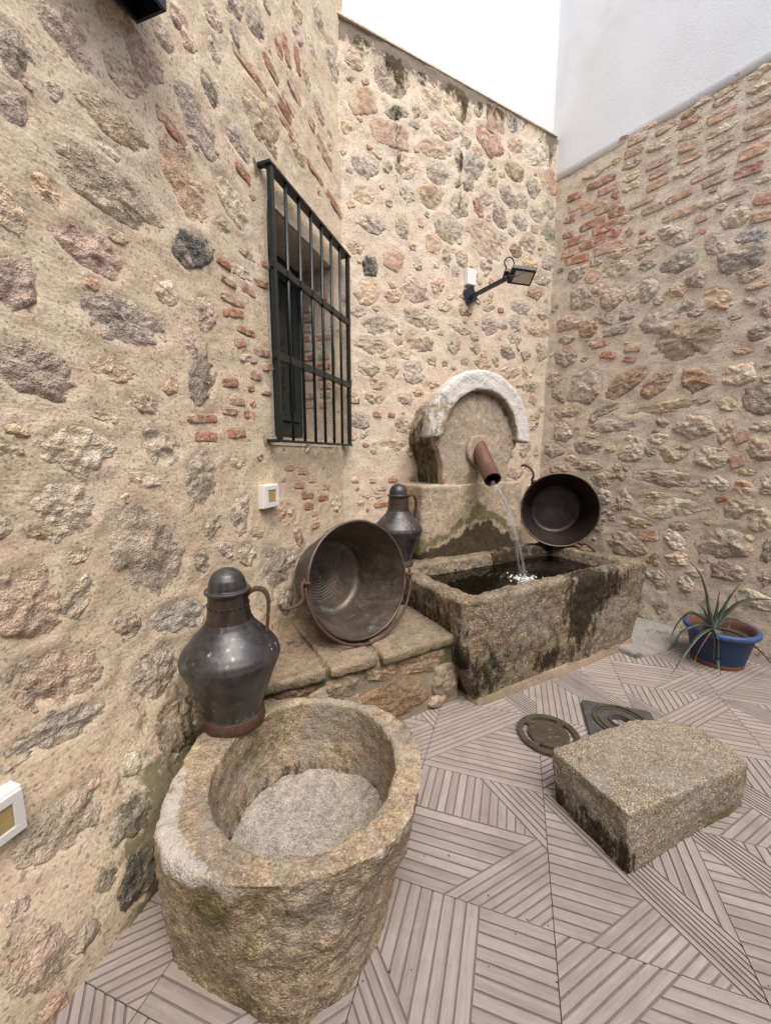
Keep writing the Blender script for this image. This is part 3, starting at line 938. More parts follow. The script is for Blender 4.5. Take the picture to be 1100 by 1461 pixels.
# ------------------------------------------------------------------ walls
LS = [(s, z, a, b_ * (0.8 if c in 'rqB' else 1.0), t, c) for s, z, a, b_, t, c in parse(LEFT_STONES)]
BS = parse(BACK_STONES)
RS = [(s, z, a * 1.08, b_ * 1.04, t, c) for s, z, a, b_, t, c in parse(RIGHT_STONES)]
LS += filler(34, -3.4, -2.35, 0.1, 4.2, LS, 1) + filler(20, -2.2, -0.2, 3.3, 4.9, LS, 4)
LS += filler(45, -2.2, -0.05, 0.5, 3.4, LS, 14, 'ttwpg', 0.014, 0.04)
RS += filler(34, 1.8, 2.9, 0.15, 3.6, RS, 2)
BS += filler(10, 0.05, 2.0, 0.2, 0.95, BS, 3) + filler(85, 0.04, 2.0, 1.0, 4.0, BS, 15, 'tgptwgdq', 0.016, 0.05)
RS += filler(60, 0.04, 1.75, 0.3, 3.0, RS, 16, 'tgptwgdq', 0.016, 0.05)


def bulge_left(s, z):
    k = sstep(0, 1, (-0.85 - s) / 0.5)
    return 0.15 * np.exp(-(np.clip(z, 0, 9) / 0.42) ** 2) * k


def moss_left(s, z):
    return 0.72 * sstep(0.75, 0.1, z + 0.15 * np.sin(s * 5)) * sstep(-1.0, -1.4, s) * (0.55 + 0.45 * np.sin(s * 7 + 1.3)) + 0.45 * gauss(s, -1.0, 0.25) * gauss(z, 0.45, 0.3) \
        + 0.6 * gauss(s, -0.94, 0.05) * gauss(z, 1.44, 0.07) + 0.5 * gauss(s, -0.94, 0.04) * gauss(z, 2.64, 0.08)


def stain_left(s, z):
    return 1.0 * gauss(s, -1.40, 0.32) * gauss(z, 0.2, 0.3)


WIN = (-0.87, -0.15, 1.45, 2.56)
wall_left, low_left = build_wall('stone_wall', 'yellowish rubble stone wall with the barred window set into it', PA, TH_L, -3.6, 0.16, 5.2, 0.0165, LS, M['mortar_left'], 1,
                                 bulge_left, WIN, 0.6, moss_left, stain_left, 0.6)


def stain_back(s, z):
    edge = 4.084 - z
    a = 0.5 * sstep(0.32, 0.0, edge) * sstep(2.0, 1.0, s) + 0.3 * sstep(0.2, 0.0, edge)
    a += 0.45 * gauss(s, 0.42, 0.07) * sstep(2.95, 3.3, z) + 0.48 * gauss(s, 0.98, 0.04) * sstep(2.75, 3.4, z) + 0.5 * gauss(s, 1.95, 0.08) * sstep(3.6, 3.9, z)
    return a


def moss_back(s, z):
    return 0.55 * gauss(s, 0.68, 0.1) * gauss(z, 1.7, 0.35) + 0.4 * gauss(s, 0.6, 0.3) * gauss(z, 1.0, 0.2)


wall_back, low_back = build_wall('stone_wall', 'pale rubble stone wall behind the fountain headstone', PA, TH_B, -0.2, 2.2, 4.084, 0.0165, BS, M['mortar_back'], 2,
                                 None, None, 0.4, moss_back, stain_back, 0.85)
wall_right, low_right = build_wall('stone_wall', 'rubble stone wall with weathered brick courses above, behind the blue flowerpot', PBR, TH_R, -0.2, 3.0, 3.762, 0.0165, RS, M['mortar_right'], 3,
                                   None, None, 0.4, lambda s, z: 0.4 * sstep(0.5, 0.0, z), lambda s, z: 0.3 * sstep(0.12, 0.0, 3.762 - z), 1.15)

# white rendered house walls above the stone


def white_wall(label, origin, rotz, s0, s1, z0, z1, y0, seed, stainf):
    root = thing('white_wall', label, 'wall', origin, rotz)
    ss, zz = lin(s0, s1, 0.06), lin(z0, z1, 0.06)
    S, Z = np.meshgrid(ss, zz)
    S, Z = S.ravel(), Z.ravel()
    P = np.stack([S, Z, np.full_like(S, seed)], 1)
    H = 0.006 * fbm(P, 1.5, 4, seed)
    nx, nz = len(ss), len(zz)
    V = np.vstack([np.stack([S, y0 - H, Z], 1), np.stack([S, np.full_like(S, y0 + 0.3), Z], 1)])
    F = []
    N = nx * nz
    for j in range(nz - 1):
        for i in range(nx - 1):
            F.append((j * nx + i, j * nx + i + 1, (j + 1) * nx + i + 1, (j + 1) * nx + i))
    for i in range(nx - 1):
        F.append((i + 1, i, N + i, N + i + 1))
        F.append(((nz - 1) * nx + i, (nz - 1) * nx + i + 1, N + (nz - 1) * nx + i + 1, N + (nz - 1) * nx + i))
    m = mesh_from('render_coat', V, F)
    c = coords(m)
    attr(m, 'stain', stainf(c[:, 0], c[:, 2]))
    link('render_coat', m, M['white'], root)
    return root


white_wall('white rendered house wall rising above the stone wall behind the fountain', PA, TH_B, -0.5, 2.35, 4.06, 7.2, 0.05, 4,
           lambda s, z: 0.25 * sstep(4.3, 4.08, z) + 0.35 * gauss(s, 2.05, 0.06))
white_wall('white rendered house wall with faint brown damp marks above the brick courses', PBR, TH_R, -0.4, 3.0, 3.75, 7.2, -0.014, 5,
           lambda s, z: 0.55 * gauss(s, 0.28, 0.25) * gauss(z, 4.55, 0.45) + 0.3 * gauss(s, 0.02, 0.06) + 0.3 * gauss(s, 0.6, 0.3) * gauss(z, 4.9, 0.3))
# unseen rest of the courtyard, opposite the fountain, added and sized for the light
mb = MB()
mb.box(-2.4, 5.6, -2.3, -2.0, -0.06, 3.9)
mb.box(5.3, 5.6, -2.0, 0.6, -0.06, 3.9)
cw = mb.build('unseen_courtyard_wall', M['reveal'])
tag(cw, kind='structure')
mb = MB()
mb.box(-0.0, 2.9, -0.02, 0.3, -0.06, 3.9)
cw2 = mb.build('unseen_courtyard_wall', M['reveal'], None, 0, False, (PBR.x + 3.0 * math.cos(TH_R), PBR.y + 3.0 * math.sin(TH_R), 0), (0, 0, TH_R))
tag(cw2, kind='structure')
cp = thing('wall_coping', 'thin cement capping strip along the top of the stone wall behind the fountain', 'coping', PA, TH_B)
mb = MB()
mb.box(-0.02, 2.02, -0.012, 0.06, 4.076, 4.09)
mb.build('cement_strip', M['mortar_right'], cp, 0.004)

# ------------------------------------------------------------------ window in the left wall
win = thing('window', 'dark green casement window deep inside the barred opening', 'window', PA, TH_L)
s0, s1, z0, z1 = WIN
mb = MB()
mb.box(s0 - 0.03, s0, -0.0, 0.36, z0 - 0.03, z1 + 0.03)
mb.box(s1, s1 + 0.03, -0.0, 0.36, z0 - 0.03, z1 + 0.03)
mb.box(s0, s1, 0.0, 0.36, z0 - 0.03, z0)
mb.box(s0, s1, 0.345, 0.36, z0, z1)
rv = mb.build('reveal', M['reveal'], win)
lint = rock_mesh('lintel', box_vf(s0 - 0.12, s1 + 0.05, 0.012, 0.35, z1 - 0.002, z1 + 0.16), 0.014, 1, ((0.006, 5, 3), (0.003, 30, 3)), 3)
link('lintel', lint, M['wood_old'], win)
rr = random.Random(5)
zc = z0 + 0.05
while zc < z1 - 0.08:
    for y0, y1 in ((0.02, 0.13), (0.145, 0.25)):
        if rr.random() < 0.62:
            m = MB().box(s1 - rr.uniform(0.003, 0.008), s1 + 0.02, y0 + rr.uniform(0, 0.03), y1 - rr.uniform(0, 0.03), zc, zc + 0.042)
            b = m.build('brick', M['brick'], win, 0.006)
            q = STONE_COL[rr.choice('rqqB')]
            b.color = (*q, 1)
    zc += 0.062
mb = MB()
fy0, fy1 = 0.245, 0.30
mb.box(s0, s1, fy0, fy1, z0 + 0.05, z0 + 0.13)
mb.box(s0, s1, fy0, fy1, z1 - 0.07, z1)
mb.box(s0, s0 + 0.06, fy0, fy1, z0 + 0.13, z1 - 0.07)
mb.box(s1 - 0.06, s1, fy0, fy1, z0 + 0.13, z1 - 0.07)
wf = mb.build('window_frame', M['window_paint'], win, 0.004)
for k in (0, 1):
    a0 = s0 + 0.065 + k * (s1 - s0 - 0.13) / 2
    a1 = a0 + (s1 - s0 - 0.13) / 2 - 0.006
    mb = MB()
    mb.box(a0, a1, fy0 - 0.018, fy1 - 0.01, z0 + 0.135, z0 + 0.20)
    mb.box(a0, a1, fy0 - 0.018, fy1 - 0.01, z1 - 0.135, z1 - 0.075)
    mb.box(a0, a0 + 0.05, fy0 - 0.018, fy1 - 0.01, z0 + 0.20, z1 - 0.135)
    mb.box(a1 - 0.05, a1, fy0 - 0.018, fy1 - 0.01, z0 + 0.20, z1 - 0.135)
    sh = mb.build('sash', M['window_paint'], win, 0.004)
    MB().box(a0 + 0.045, a1 - 0.045, fy0 + 0.005, fy0 + 0.012, z0 + 0.195, z1 - 0.13).build('pane', M['glass'], sh)
mb = MB().box(s0 + 0.001, s1 - 0.001, 0.0, 0.245, z0, z0 + 0.012)
mb.build('window_sill', M['reveal'], win)

# iron grille in front of it
gr = thing('window_grille', 'dark green iron bar grille mounted in front of the window', 'grille', PA, TH_L)
gs0, gs1, gz0, gz1, gh = -0.925, -0.02, 1.445, 2.665, -0.055
for i in range(8):
    x = gs0 + 0.014 + (gs1 - gs0 - 0.028) * i / 7
    if i in (0, 7):
        MB().box(x - 0.013, x + 0.013, gh - 0.012, gh + 0.012, gz0, gz1).build('frame_bar', M['green_iron'], gr, 0.003)
    else:
        mb = MB()
        mb.add(tube_vf([(x, gh, gz0), (x, gh, gz1)], 0.0088, 10))
        mb.build('vertical_bar', M['green_iron'], gr, smooth=True)
for z in (1.845, 2.252):
    mb = MB()
    mb.box(gs0 - 0.012, gs1 + 0.012, gh - 0.009, gh + 0.009, z - 0.018, z + 0.018)
    for i in range(1, 7):
        x = gs0 + 0.014 + (gs1 - gs0 - 0.028) * i / 7
        mb.box(x - 0.017, x + 0.017, gh - 0.0135, gh + 0.0135, z - 0.0185, z + 0.0185)
    mb.build('cross_bar', M['green_iron'], gr, 0.002)
MB().box(gs0 - 0.01, gs1 + 0.01, gh - 0.016, gh + 0.032, gz1, gz1 + 0.014).build('top_bar', M['green_iron'], gr, 0.003)
MB().box(gs0 - 0.01, gs1 + 0.01, gh - 0.014, gh + 0.014, gz0 - 0.013, gz0).build('bottom_bar', M['green_iron'], gr, 0.003)
for x in (gs0 + 0.005, gs1 - 0.005):
    for z in (gz0 - 0.006, gz1 + 0.006):
        MB().box(x - 0.013, x + 0.013, gh + 0.01, 0.03, z - 0.008, z + 0.008).build('bracket', M['green_iron'], gr, 0.002)

# ------------------------------------------------------------------ patio floor of wood-look tiles
TH_F = R(18.02)
TS = 0.500
floor = thing('patio_floor', None, None, (0, 0, 0), -TH_F)
bpy.data.objects.remove(floor)
U0, V0 = 0.1665, 1.070
v, f_ = box_vf(-1.4, 4.2, -1.6, 4.6, -0.06, -0.0125)
fm = mesh_from('patio_floor', v, f_, False)
floor = link('patio_floor', fm, M['grout'], None, (0, 0, 0), (0, 0, -TH_F))
tag(floor, kind='structure')

DIRS = {'u': 0.0, 'v': 90.0, 'e': 45.0, 'b': -45.0}
D1 = [([(0, .57), (.93, .57), (.5, 1), (0, 1)], 'v', .0667), ([(.5, 1), (1, .5), (1, 1)], 'b', .0505), ([(0, 0), (.36, 0), (.93, .57), (0, .57)], 'u', .0667), ([(.36, 0), (1, 0), (1, .5), (.93, .57)], 'e', .0505)]
D2 = [([(0, 0), (.19, 0), (.55, .36), (0, .91)], 'u', .0667), ([(.19, 0), (.91, 0), (.55, .36)], 'e', .0505), ([(0, .91), (.91, 0), (1, 0), (1, .25), (.25, 1), (0, 1)], 'b', .0345), ([(1, .25), (1, 1), (.25, 1)], 'v', .0667)]
D3 = [([(0, .66), (.575, .085), (.575, 1), (0, 1)], 'v', .0667), ([(0, 0), (.66, 0), (0, .66)], 'b', .0505), ([(.575, .085), (.66, 0), (1, 0), (1, 1), (.575, 1)], 'u', .0667)]
D4 = [([(0, .38), (.62, 1), (0, 1)], 'e', .0505), ([(0, .38), (0, 0), (.3, 0), (1, .7), (1, 1), (.62, 1)], 'u', .0667), ([(.3, 0), (1, 0), (1, .7)], 'e', .0505)]
D5 = [([(0, .05), (.95, 1), (0, 1)], 'e', .0505), ([(0, 0), (1, 0), (1, 1), (.95, 1), (0, .05)], 'u', .0667)]
D7 = [([(0, .78), (.31, .47), (.84, 1), (0, 1)], 'v', .0667), ([(0, .3), (.14, .3), (.31, .47), (0, .78)], 'b', .0345), ([(.14, .3), (.5, .3), (1, .8), (1, 1), (.84, 1)], 'e', .0505), ([(0, 0), (1, 0), (1, .3), (0, .3)], 'u', .0667), ([(.5, .3), (1, .3), (1, .8)], 'u', .0667)]
D8 = [([(0, 0), (1, 0), (0, 1)], 'v', .0667), ([(0, 1), (1, 0), (1, .5), (.5, 1)], 'b', .0345), ([(.5, 1), (1, .5), (1, 1)], 'u', .0667)]
DESIGN = {(-1, 0): 0, (1, 3): 0, (0, 0): 1, (1, 0): 1, (1, 1): 1, (-1, -1): 2, (0, -1): 3, (-1, 1): 4, (1, 2): 5, (0, 2): 6, (2, 2): 1, (2, 3): 4, (-2, -1): 0, (-2, -2): 2, (-3, -1): 3, (0, 1): 4, (2, 1): 3, (2, 0): 2}
DES = [D1, D2, D3, D4, D5, D7, D8]


def clip_half(poly, nx, ny, c):
    out = []
    for i in range(len(poly)):
        p, q = poly[i], poly[(i + 1) % len(poly)]
        a, b = p[0] * nx + p[1] * ny - c, q[0] * nx + q[1] * ny - c
        if a >= 0:
            out.append(p)
        if a * b < 0:
            t = a / (a - b)
            out.append((p[0] + (q[0] - p[0]) * t, p[1] + (q[1] - p[1]) * t))
    return out


def strips(des, seed):
    r = random.Random(seed)
    res = []
    gh_ = 0.0062
    for poly, d, pitch in des:
        base = list(poly)
        n = len(base)
        ar = sum(base[i][0] * base[(i + 1) % n][1] - base[(i + 1) % n][0] * base[i][1] for i in range(n))
        if ar < 0:
            base.reverse()
        P = base
        for i in range(n):
            p, q = base[i], base[(i + 1) % n]
            ex, ey = q[0] - p[0], q[1] - p[1]
            L = math.hypot(ex, ey)
            nx, ny = -ey / L, ex / L
            onb = (abs(p[0] - q[0]) < 1e-6 and p[0] in (0, 1)) or (abs(p[1] - q[1]) < 1e-6 and p[1] in (0, 1))
            P = clip_half(P, nx, ny, p[0] * nx + p[1] * ny + (0.0028 if onb else gh_))
        a = R(DIRS[d])
        nx, ny = -math.sin(a), math.cos(a)
        ts = [p[0] * nx + p[1] * ny for p in P]
        lo, hi = min(ts), max(ts)
        k = max(1, round((hi - lo) / pitch))
        st = (hi - lo) / k
        for i in range(k):
            Q = clip_half(P, nx, ny, lo + i * st + (gh_ if i else 0))
            if len(Q) >= 3:
                Q = clip_half(Q, -nx, -ny, -(lo + (i + 1) * st - (gh_ if i < k - 1 else 0)))
            if len(Q) < 3:
                continue
            A = abs(sum(Q[j][0] * Q[(j + 1) % len(Q)][1] - Q[(j + 1) % len(Q)][0] * Q[j][1] for j in range(len(Q)))) / 2
            if A < 0.00012:
                continue
            res.append((Q, a, (r.uniform(0, 40), r.uniform(0, 40))))
    return res


def plank_mesh(items, name):
    V, F, UV = [], [], []
    for Q, a, off in items:
        n = len(Q)
        b = len(V)
        cx_, cy_ = sum(p[0] for p in Q) / n, sum(p[1] for p in Q) / n
        for p in Q:
            V.append((p[0] * TS, p[1] * TS, -0.0002))
        for p in Q:
            V.append((p[0] * TS, p[1] * TS, -0.0085))
        F.append(tuple(b + i for i in range(n)))
        for i in range(n):
            j = (i + 1) % n
            F.append((b + n + i, b + n + j, b + j, b + i))
        ca, sa = math.cos(a), math.sin(a)
        for p in Q + Q:
            UV.append(((p[0] * ca + p[1] * sa) * TS + off[0], (-p[0] * sa + p[1] * ca) * TS + off[1]))
    m = mesh_from(name, V, F, False)
    ul = m.uv_layers.new(name='grain')
    for lp in m.loops:
        ul.data[lp.index].uv = UV[lp.vertex_index]
    m.materials.append(M['plank'])
    return m


slab = mesh_from('tile', *box_vf(0.0012, TS - 0.0012, 0.0012, TS - 0.0012, -0.0118, -0.0042), False)
slab.materials.append(M['groove'])
DS = [strips(d, 40 + i) for i, d in enumerate(DES)]
JOINED = {}
SINGLE = {}
near = [(0, 0), (-1, -1), (-1, 0), (0, -1), (1, 0), (-1, 1), (1, 1)]
plank_n = 0
for j in range(-5, 8):
    for i in range(-4, 7):
        u, w = U0 + i * TS, V0 + j * TS
        cx_ = (u + .25) * math.cos(TH_F) + (w + .25) * math.sin(TH_F)
        cy_ = -(u + .25) * math.sin(TH_F) + (w + .25) * math.cos(TH_F)
        p = Vector((cx_, cy_, 0))
        dl_ = (p - PA).dot(Vector((0.951, -0.3093, 0)))
        db_ = (p - PA).dot(Vector((0.4783, -0.8782, 0)))
        dr_ = (p - PBR).dot(Vector((-0.786, -0.6184, 0)))
        if dl_ < -0.1 or db_ < 0.1 or dr_ < -0.25 or cy_ < -1.2 or cx_ > 3.4:
            continue
        d = DESIGN.get((i, j), (i * 5 + j * 3) % 7)
        t = link('tile', slab, None, floor, (u, w, 0))
        if (i, j) in near and plank_n + len(DS[d]) <= 305:
            plank_n += len(DS[d])
            if d not in SINGLE:
                SINGLE[d] = [plank_mesh([it], 'plank') for it in DS[d]]
            for pm in SINGLE[d]:
                link('plank', pm, None, t)
        else:
            if d not in JOINED:
                JOINED[d] = plank_mesh(DS[d], 'planks')
            tag(link('planks', JOINED[d], None, t), kind='stuff')

# bluish sealant strip between tiles and left wall, cement beside the trough
apr = MB()
poly = [(1.70, 2.52), (1.93, 2.60), (2.12, 2.72), (2.28, 2.92), (1.56, 3.86), (1.15, 3.45)]
n = len(poly)
apr.add(([(x, y, -0.03) for x, y in poly] + [(x, y, 0.045 if k not in (1, 2) else 0.015) for k, (x, y) in enumerate(poly)],
         [tuple(range(n))[::-1], tuple(range(n, 2 * n))] + [(k, (k + 1) % n, n + (k + 1) % n, n + k) for k in range(n)]))
am = rock_mesh('cement_apron', (apr.v, apr.f), 0.016, 2, ((0.010, 5, 3), (0.003, 30, 2)), 8)
attr(am, 'moss', 0.3 * np.ones(len(am.vertices)))
tag(link('cement_apron', am, M['cement']), kind='structure')

# ------------------------------------------------------------------ stone ledge in the corner
ledge = thing('stone_ledge', 'low masonry ledge with flat slabs on top, between the barred window wall and the trough', 'ledge', (0.108, 1.869, 0), TH_B)


def to_local(p, o, th):
    d = Vector(p[:2]) - Vector(o[:2])
    return (d.x * math.cos(th) + d.y * math.sin(th), -d.x * math.sin(th) + d.y * math.cos(th))


LO = (0.108, 1.869)
poly = [(-1.10, 0.03), (0.36, 0.03)] + [to_local(p, LO, TH_B) for p in ((0.16, 2.62), (0.06, 2.98), (-0.32, 2.97), (-0.80, 1.46))]
n = len(poly)
vf = ([(x, y, -0.03) for x, y in poly] + [(x, y, 0.398) for x, y in poly],
      [tuple(range(n))[::-1], tuple(range(n, 2 * n))] + [(k, (k + 1) % n, n + (k + 1) % n, n + k) for k in range(n)])
lm_ = rock_mesh('core', vf, 0.018, 1, ((0.012, 6, 3), (0.006, 25, 3)), 21)
c = coords(lm_)
attr(lm_, 'moss', 0.62 * gauss(c[:, 2], 0.36, 0.12) + 0.45 * gauss(c[:, 0], 0.3, 0.12))
attr(lm_, 'stain', 0.25 * gauss(c[:, 2], 0.0, 0.08))
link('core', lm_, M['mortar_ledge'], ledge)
for i, (s, z, a, b, cl) in enumerate([(-.549, .345, .10, .04, 'o'), (-.344, .30, .085, .07, 'p'), (-.122, .318, .078, .056, 't'), (.098, .31, .13, .056, 't'), (-.051, .129, .21, .105, 'o'),
                                      (.251, .15, .07, .10, 'g'), (-.456, .25, .05, .05, 'w'), (-.30, .12, .07, .09, 'p'), (-.50, .11, .11, .085, 'o'), (-.75, .2, .12, .1, 'p'), (.215, .045, .05, .035, 'w')]):
    sm = stone_mesh(a, b, 0, cl, lambda u, w: 0 * u, 1.0, 500 + i)
    cc = coords(sm)
    attr(sm, 'moss', 0.40 * gauss(cc[:, 2] + z, 0.38, 0.07) + 0.3 * gauss(s, 0.3, 0.1) * np.ones(len(cc)))
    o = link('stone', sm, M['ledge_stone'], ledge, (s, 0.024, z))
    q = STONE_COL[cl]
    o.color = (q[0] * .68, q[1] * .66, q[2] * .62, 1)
for i, (a0, a1, dd, tw) in enumerate([(-1.12, -0.425, 0.50, 0.0), (-0.405, -0.168, 0.62, 0.02), (-0.148, 0.30, 0.5, -0.03)]):
    yb = dd
    vf = ([(a0, -0.012 + tw * .3, 0.362), (a1, -0.008, 0.362), (a1 - tw, yb, 0.362), (a0 - tw, yb, 0.362), (a0, -0.012 + tw * .3, 0.415), (a1, -0.008, 0.418), (a1 - tw, yb, 0.418), (a0 - tw, yb, 0.418)],
          box_vf(0, 1, 0, 1, 0, 1)[1])
    sm = rock_mesh('slab', vf, 0.013, 2, ((0.008, 6, 3), (0.004, 28, 3)), 60 + i)
    cc = coords(sm)
    attr(sm, 'moss', 0.42 * gauss(cc[:, 1], 0.0, 0.05) * (cc[:, 2] < 0.405))
    attr(sm, 'stain', 0.42 * gauss(cc[:, 0], -0.5, 0.28) * gauss(cc[:, 1], 0.28, 0.14))
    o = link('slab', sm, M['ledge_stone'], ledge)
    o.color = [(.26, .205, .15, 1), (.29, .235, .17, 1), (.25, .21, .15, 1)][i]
# rest of the ledge top, behind the slabs
vf = ([(x, y, 0.33) for x, y in [(-0.72, .48), (0.15, .48)] + poly[2:5]] + [(x, y, 0.405) for x, y in [(-0.72, .48), (0.15, .48)] + poly[2:5]],
      [(4, 3, 2, 1, 0), (5, 6, 7, 8, 9)] + [(k, (k + 1) % 5, 5 + (k + 1) % 5, 5 + k) for k in range(5)])
sm = rock_mesh('slab', vf, 0.018, 2, ((0.01, 6, 3),), 66)
o = link('slab', sm, M['ledge_stone'], ledge)
o.color = (.28, .23, .17, 1)

# ------------------------------------------------------------------ trough
TO = (0.386, 1.935, 0)
trough = thing('stone_trough', 'long rough granite trough full of water under the spout', 'trough', TO, TH_B)
ob = [(.17, .03), (1.60, .02), (1.62, .80), (.14, .80)]
ot = [(0, 0), (1.68, 0), (1.68, .82), (0, .82)]
it = [(.13, .085), (1.53, .09), (1.53, .69), (.13, .69)]
ib = [(.22, .16), (1.44, .16), (1.44, .62), (.22, .62)]
V = [(x, y, -0.02) for x, y in ob] + [(x, y, 0.30) for x, y in [(.03, .005), (1.66, .0), (1.66, .81), (.03, .81)]] + [(x, y, 0.622) for x, y in ot] + [(x, y, 0.622) for x, y in it] + [(x, y, 0.27) for x, y in ib]
F = [(3, 2, 1, 0)]
for lv in range(3):
    for k in range(4):
        F.append((lv * 4 + k, lv * 4 + (k + 1) % 4, (lv + 1) * 4 + (k + 1) % 4, (lv + 1) * 4 + k))
for k in range(4):
    F.append((12 + k, 12 + (k + 1) % 4, 16 + (k + 1) % 4, 16 + k))
F.append((16, 17, 18, 19))
tm = rock_mesh('body', (V, F), 0.0125, 2, ((0.020, 5, 3), (0.010, 22, 3), (0.005, 60, 2)), 31)
c = coords(tm)
x, y, z = c.T
front = (y < 0.08)
attr(tm, 'stain', front * (0.62 * gauss(x, 0.99, 0.17) * gauss(z, 0.42, 0.32) + 0.5 * gauss(x, 0.7, 0.12) * gauss(z, 0.12, 0.09) + 0.42 * gauss(x, 1.25, 0.25) * gauss(z, 0.5, 0.14) + 0.32 * gauss(x, .2, .25) * gauss(z, .15, .2) + 0.2)
     + 0.62 * ((y > 0.66) & (x > 0.85)) * gauss(z, 0.6, 0.1) + 0.55 * (x < 0.06) * gauss(z, 0.2, 0.2) + 0.35 * ((y > 0.1) & (y < 0.7) & (z > 0.25) & (z < 0.56)))
attr(tm, 'moss', front * (0.58 * gauss(x, 0.2, 0.12) * gauss(z, 0.2, 0.12) + 0.42 * gauss(x, 0.5, 0.3) * gauss(z, 0.06, 0.08) + 0.4 * gauss(x, 1.45, 0.2) * gauss(z, 0.15, 0.1))
     + 0.45 * gauss(y, 0.75, 0.1) * (z > 0.55) * gauss(x, 0.4, 0.5) + 0.4 * (x < 0.05) * gauss(z, 0.1, 0.12))
link('body', tm, M['granite_trough'], trough)
fv = ([(.14, -.012, -0.02), (1.62, -.012, -0.02), (1.63, .1, -0.02), (.12, .1, -0.02), (.15, .015, .045), (1.62, .015, .05), (1.61, .1, .05), (.15, .1, .045)], box_vf(0, 1, 0, 1, 0, 1)[1])
fm_ = rock_mesh('base_fillet', fv, 0.012, 2, ((0.009, 7, 3), (0.004, 30, 3)), 33)
cc = coords(fm_)
attr(fm_, 'moss', 0.35 * gauss(cc[:, 2], 0.05, 0.03))
link('base_fillet', fm_, M['tan_cement'], trough)

# water in the trough
ss, dd = lin(.10, 1.56, 0.012), lin(.07, .72, 0.012)
S, D = np.meshgrid(ss, dd)
S, D = S.ravel(), D.ravel()
SPL = to_local((0.927, 2.558), TO, TH_B)
rad = np.hypot(S - SPL[0], D - SPL[1])
P = np.stack([S, D, 0 * S], 1)
Zw = 0.54 + 0.0022 * fbm(P, 9, 3, 3) + 0.006 * np.cos(rad * 2 * np.pi / 0.055) * np.exp(-rad / 0.22) + 0.012 * np.exp(-(rad / 0.05) ** 2) * fbm(P, 50, 2, 4)
nx = len(ss)
wm = mesh_from('water', np.stack([S, D, Zw], 1), [(j * nx + i, j * nx + i + 1, (j + 1) * nx + i + 1, (j + 1) * nx + i) for j in range(len(dd) - 1) for i in range(nx - 1)])
water = link('water', wm, M['water'], None, TO, (0, 0, TH_B))
tag(water, kind='structure')

# ------------------------------------------------------------------ fountain headstone with its spout
HO = (0.698, 3.013, 0)
head = thing('fountain_headstone', 'carved granite headstone with limewashed horseshoe arch and rusty spout', 'fountain', HO, TH_B)
V, F = box_vf(-.54, .50, -0.02, .36, 0.30, 1.165)
V[4] = (-.50, 0.0, 1.15)
V[7] = (-.50, .36, 1.15)
V[5] = (.47, 0.0, 1.16)
hb = rock_mesh('base_block', (V, F), 0.0135, 3, ((0.014, 5, 3), (0.005, 28, 3)), 41)
c = coords(hb)
x, y, z = c.T
fr = (y < 0.1)
edge = 0.79 + 0.075 * np.cos(np.clip((x - 0.02) / 0.52, -1, 1) * np.pi)
attr(hb, 'stain', fr * 1.5 * sstep(0.06, -0.16, z - edge - 0.09 * fbm(c, 7, 3, 12)))
edge = edge + 0.09 * fbm(c, 7, 3, 12)
attr(hb, 'moss', fr * (0.62 * gauss(z, edge + 0.03, 0.055) + 0.4 * gauss(x, 0.0, 0.2) * gauss(z, 1.0, 0.12)) + 0.3 * (x < -0.47))
link('base_block', hb, M['granite_head'], head)


def arc_poly(r, a0, a1, n, zc):
    return [(r * math.cos(R(a0 + (a1 - a0) * i / n)), zc + r * math.sin(R(a0 + (a1 - a0) * i / n))) for i in range(n + 1)]


def prism(poly, y0, y1):
    n = len(poly)
    return ([(x, y0, z) for x, z in poly] + [(x, y1, z) for x, z in poly],
            [tuple(range(n)), tuple(range(n, 2 * n))[::-1]] + [(k, n + k, n + (k + 1) % n, (k + 1) % n) for k in range(n)])


ZC = 1.485
poly = [(-.31, 1.10), (-.31, 1.16), (-.325, 1.30), (-.36, 1.40)] + arc_poly(.395, 186, -6, 30, ZC) + [(.36, 1.40), (.325, 1.30), (.31, 1.16), (.31, 1.10)]
us = rock_mesh('upper_slab', prism(poly[::-1], 0.012, .36), 0.0125, 2, ((0.010, 5, 3), (0.004, 28, 3)), 43)
c = coords(us)
x, y, z = c.T
attr(us, 'moss', 0.75 * ((x < -0.27) & (y > 0.06)) * gauss(z, 1.3, 0.3) + 0.4 * gauss(np.hypot(x, z - ZC), 0.34, 0.05) * (z > ZC - .05))
attr(us, 'stain', 0.45 * ((x < -0.3) & (y > 0.08)) + 0.3 * gauss(x, .03, .06) * gauss(z, 1.2, .1) * (y < .08))
link('upper_slab', us, M['granite_head'], head)
poly = arc_poly(.49, 180, -3, 44, ZC) + arc_poly(.35, -1, 178, 36, ZC)
ar = rock_mesh('arch_moulding', prism(poly, -0.045, .055), 0.0115, 2, ((0.012, 6, 3), (0.005, 30, 3)), 44)
c = coords(ar)
x, y, z = c.T
rad = np.hypot(x, z - ZC)
ang = np.degrees(np.arctan2(z - ZC, x))
attr(ar, 'lime', (0.95 * sstep(0.345, 0.40, rad) * (y < 0.2) + 0.3) * sstep(-20, 0, ang) * (1 - 0.6 * ((ang > 140) | (ang < -100))) )
attr(ar, 'moss', 0.6 * ((y > 0.02) & (x < -.2)) * gauss(z, 1.5, 0.3) + 0.3 * (rad < .355))
attr(ar, 'stain', 0.4 * ((y > 0.03) & (x < 0)))
link('arch_moulding', ar, M['granite_lime'], head)
bs_ = rock_mesh('boss', prism(arc_poly(.118, 360, 10, 28, 1.40), -0.022, .06), 0.008, 2, ((0.004, 12, 3), (0.002, 40, 2)), 45)
attr(bs_, 'lime', 0.18 * np.ones(len(bs_.vertices)))
link('boss', bs_, M['granite_head'], head)
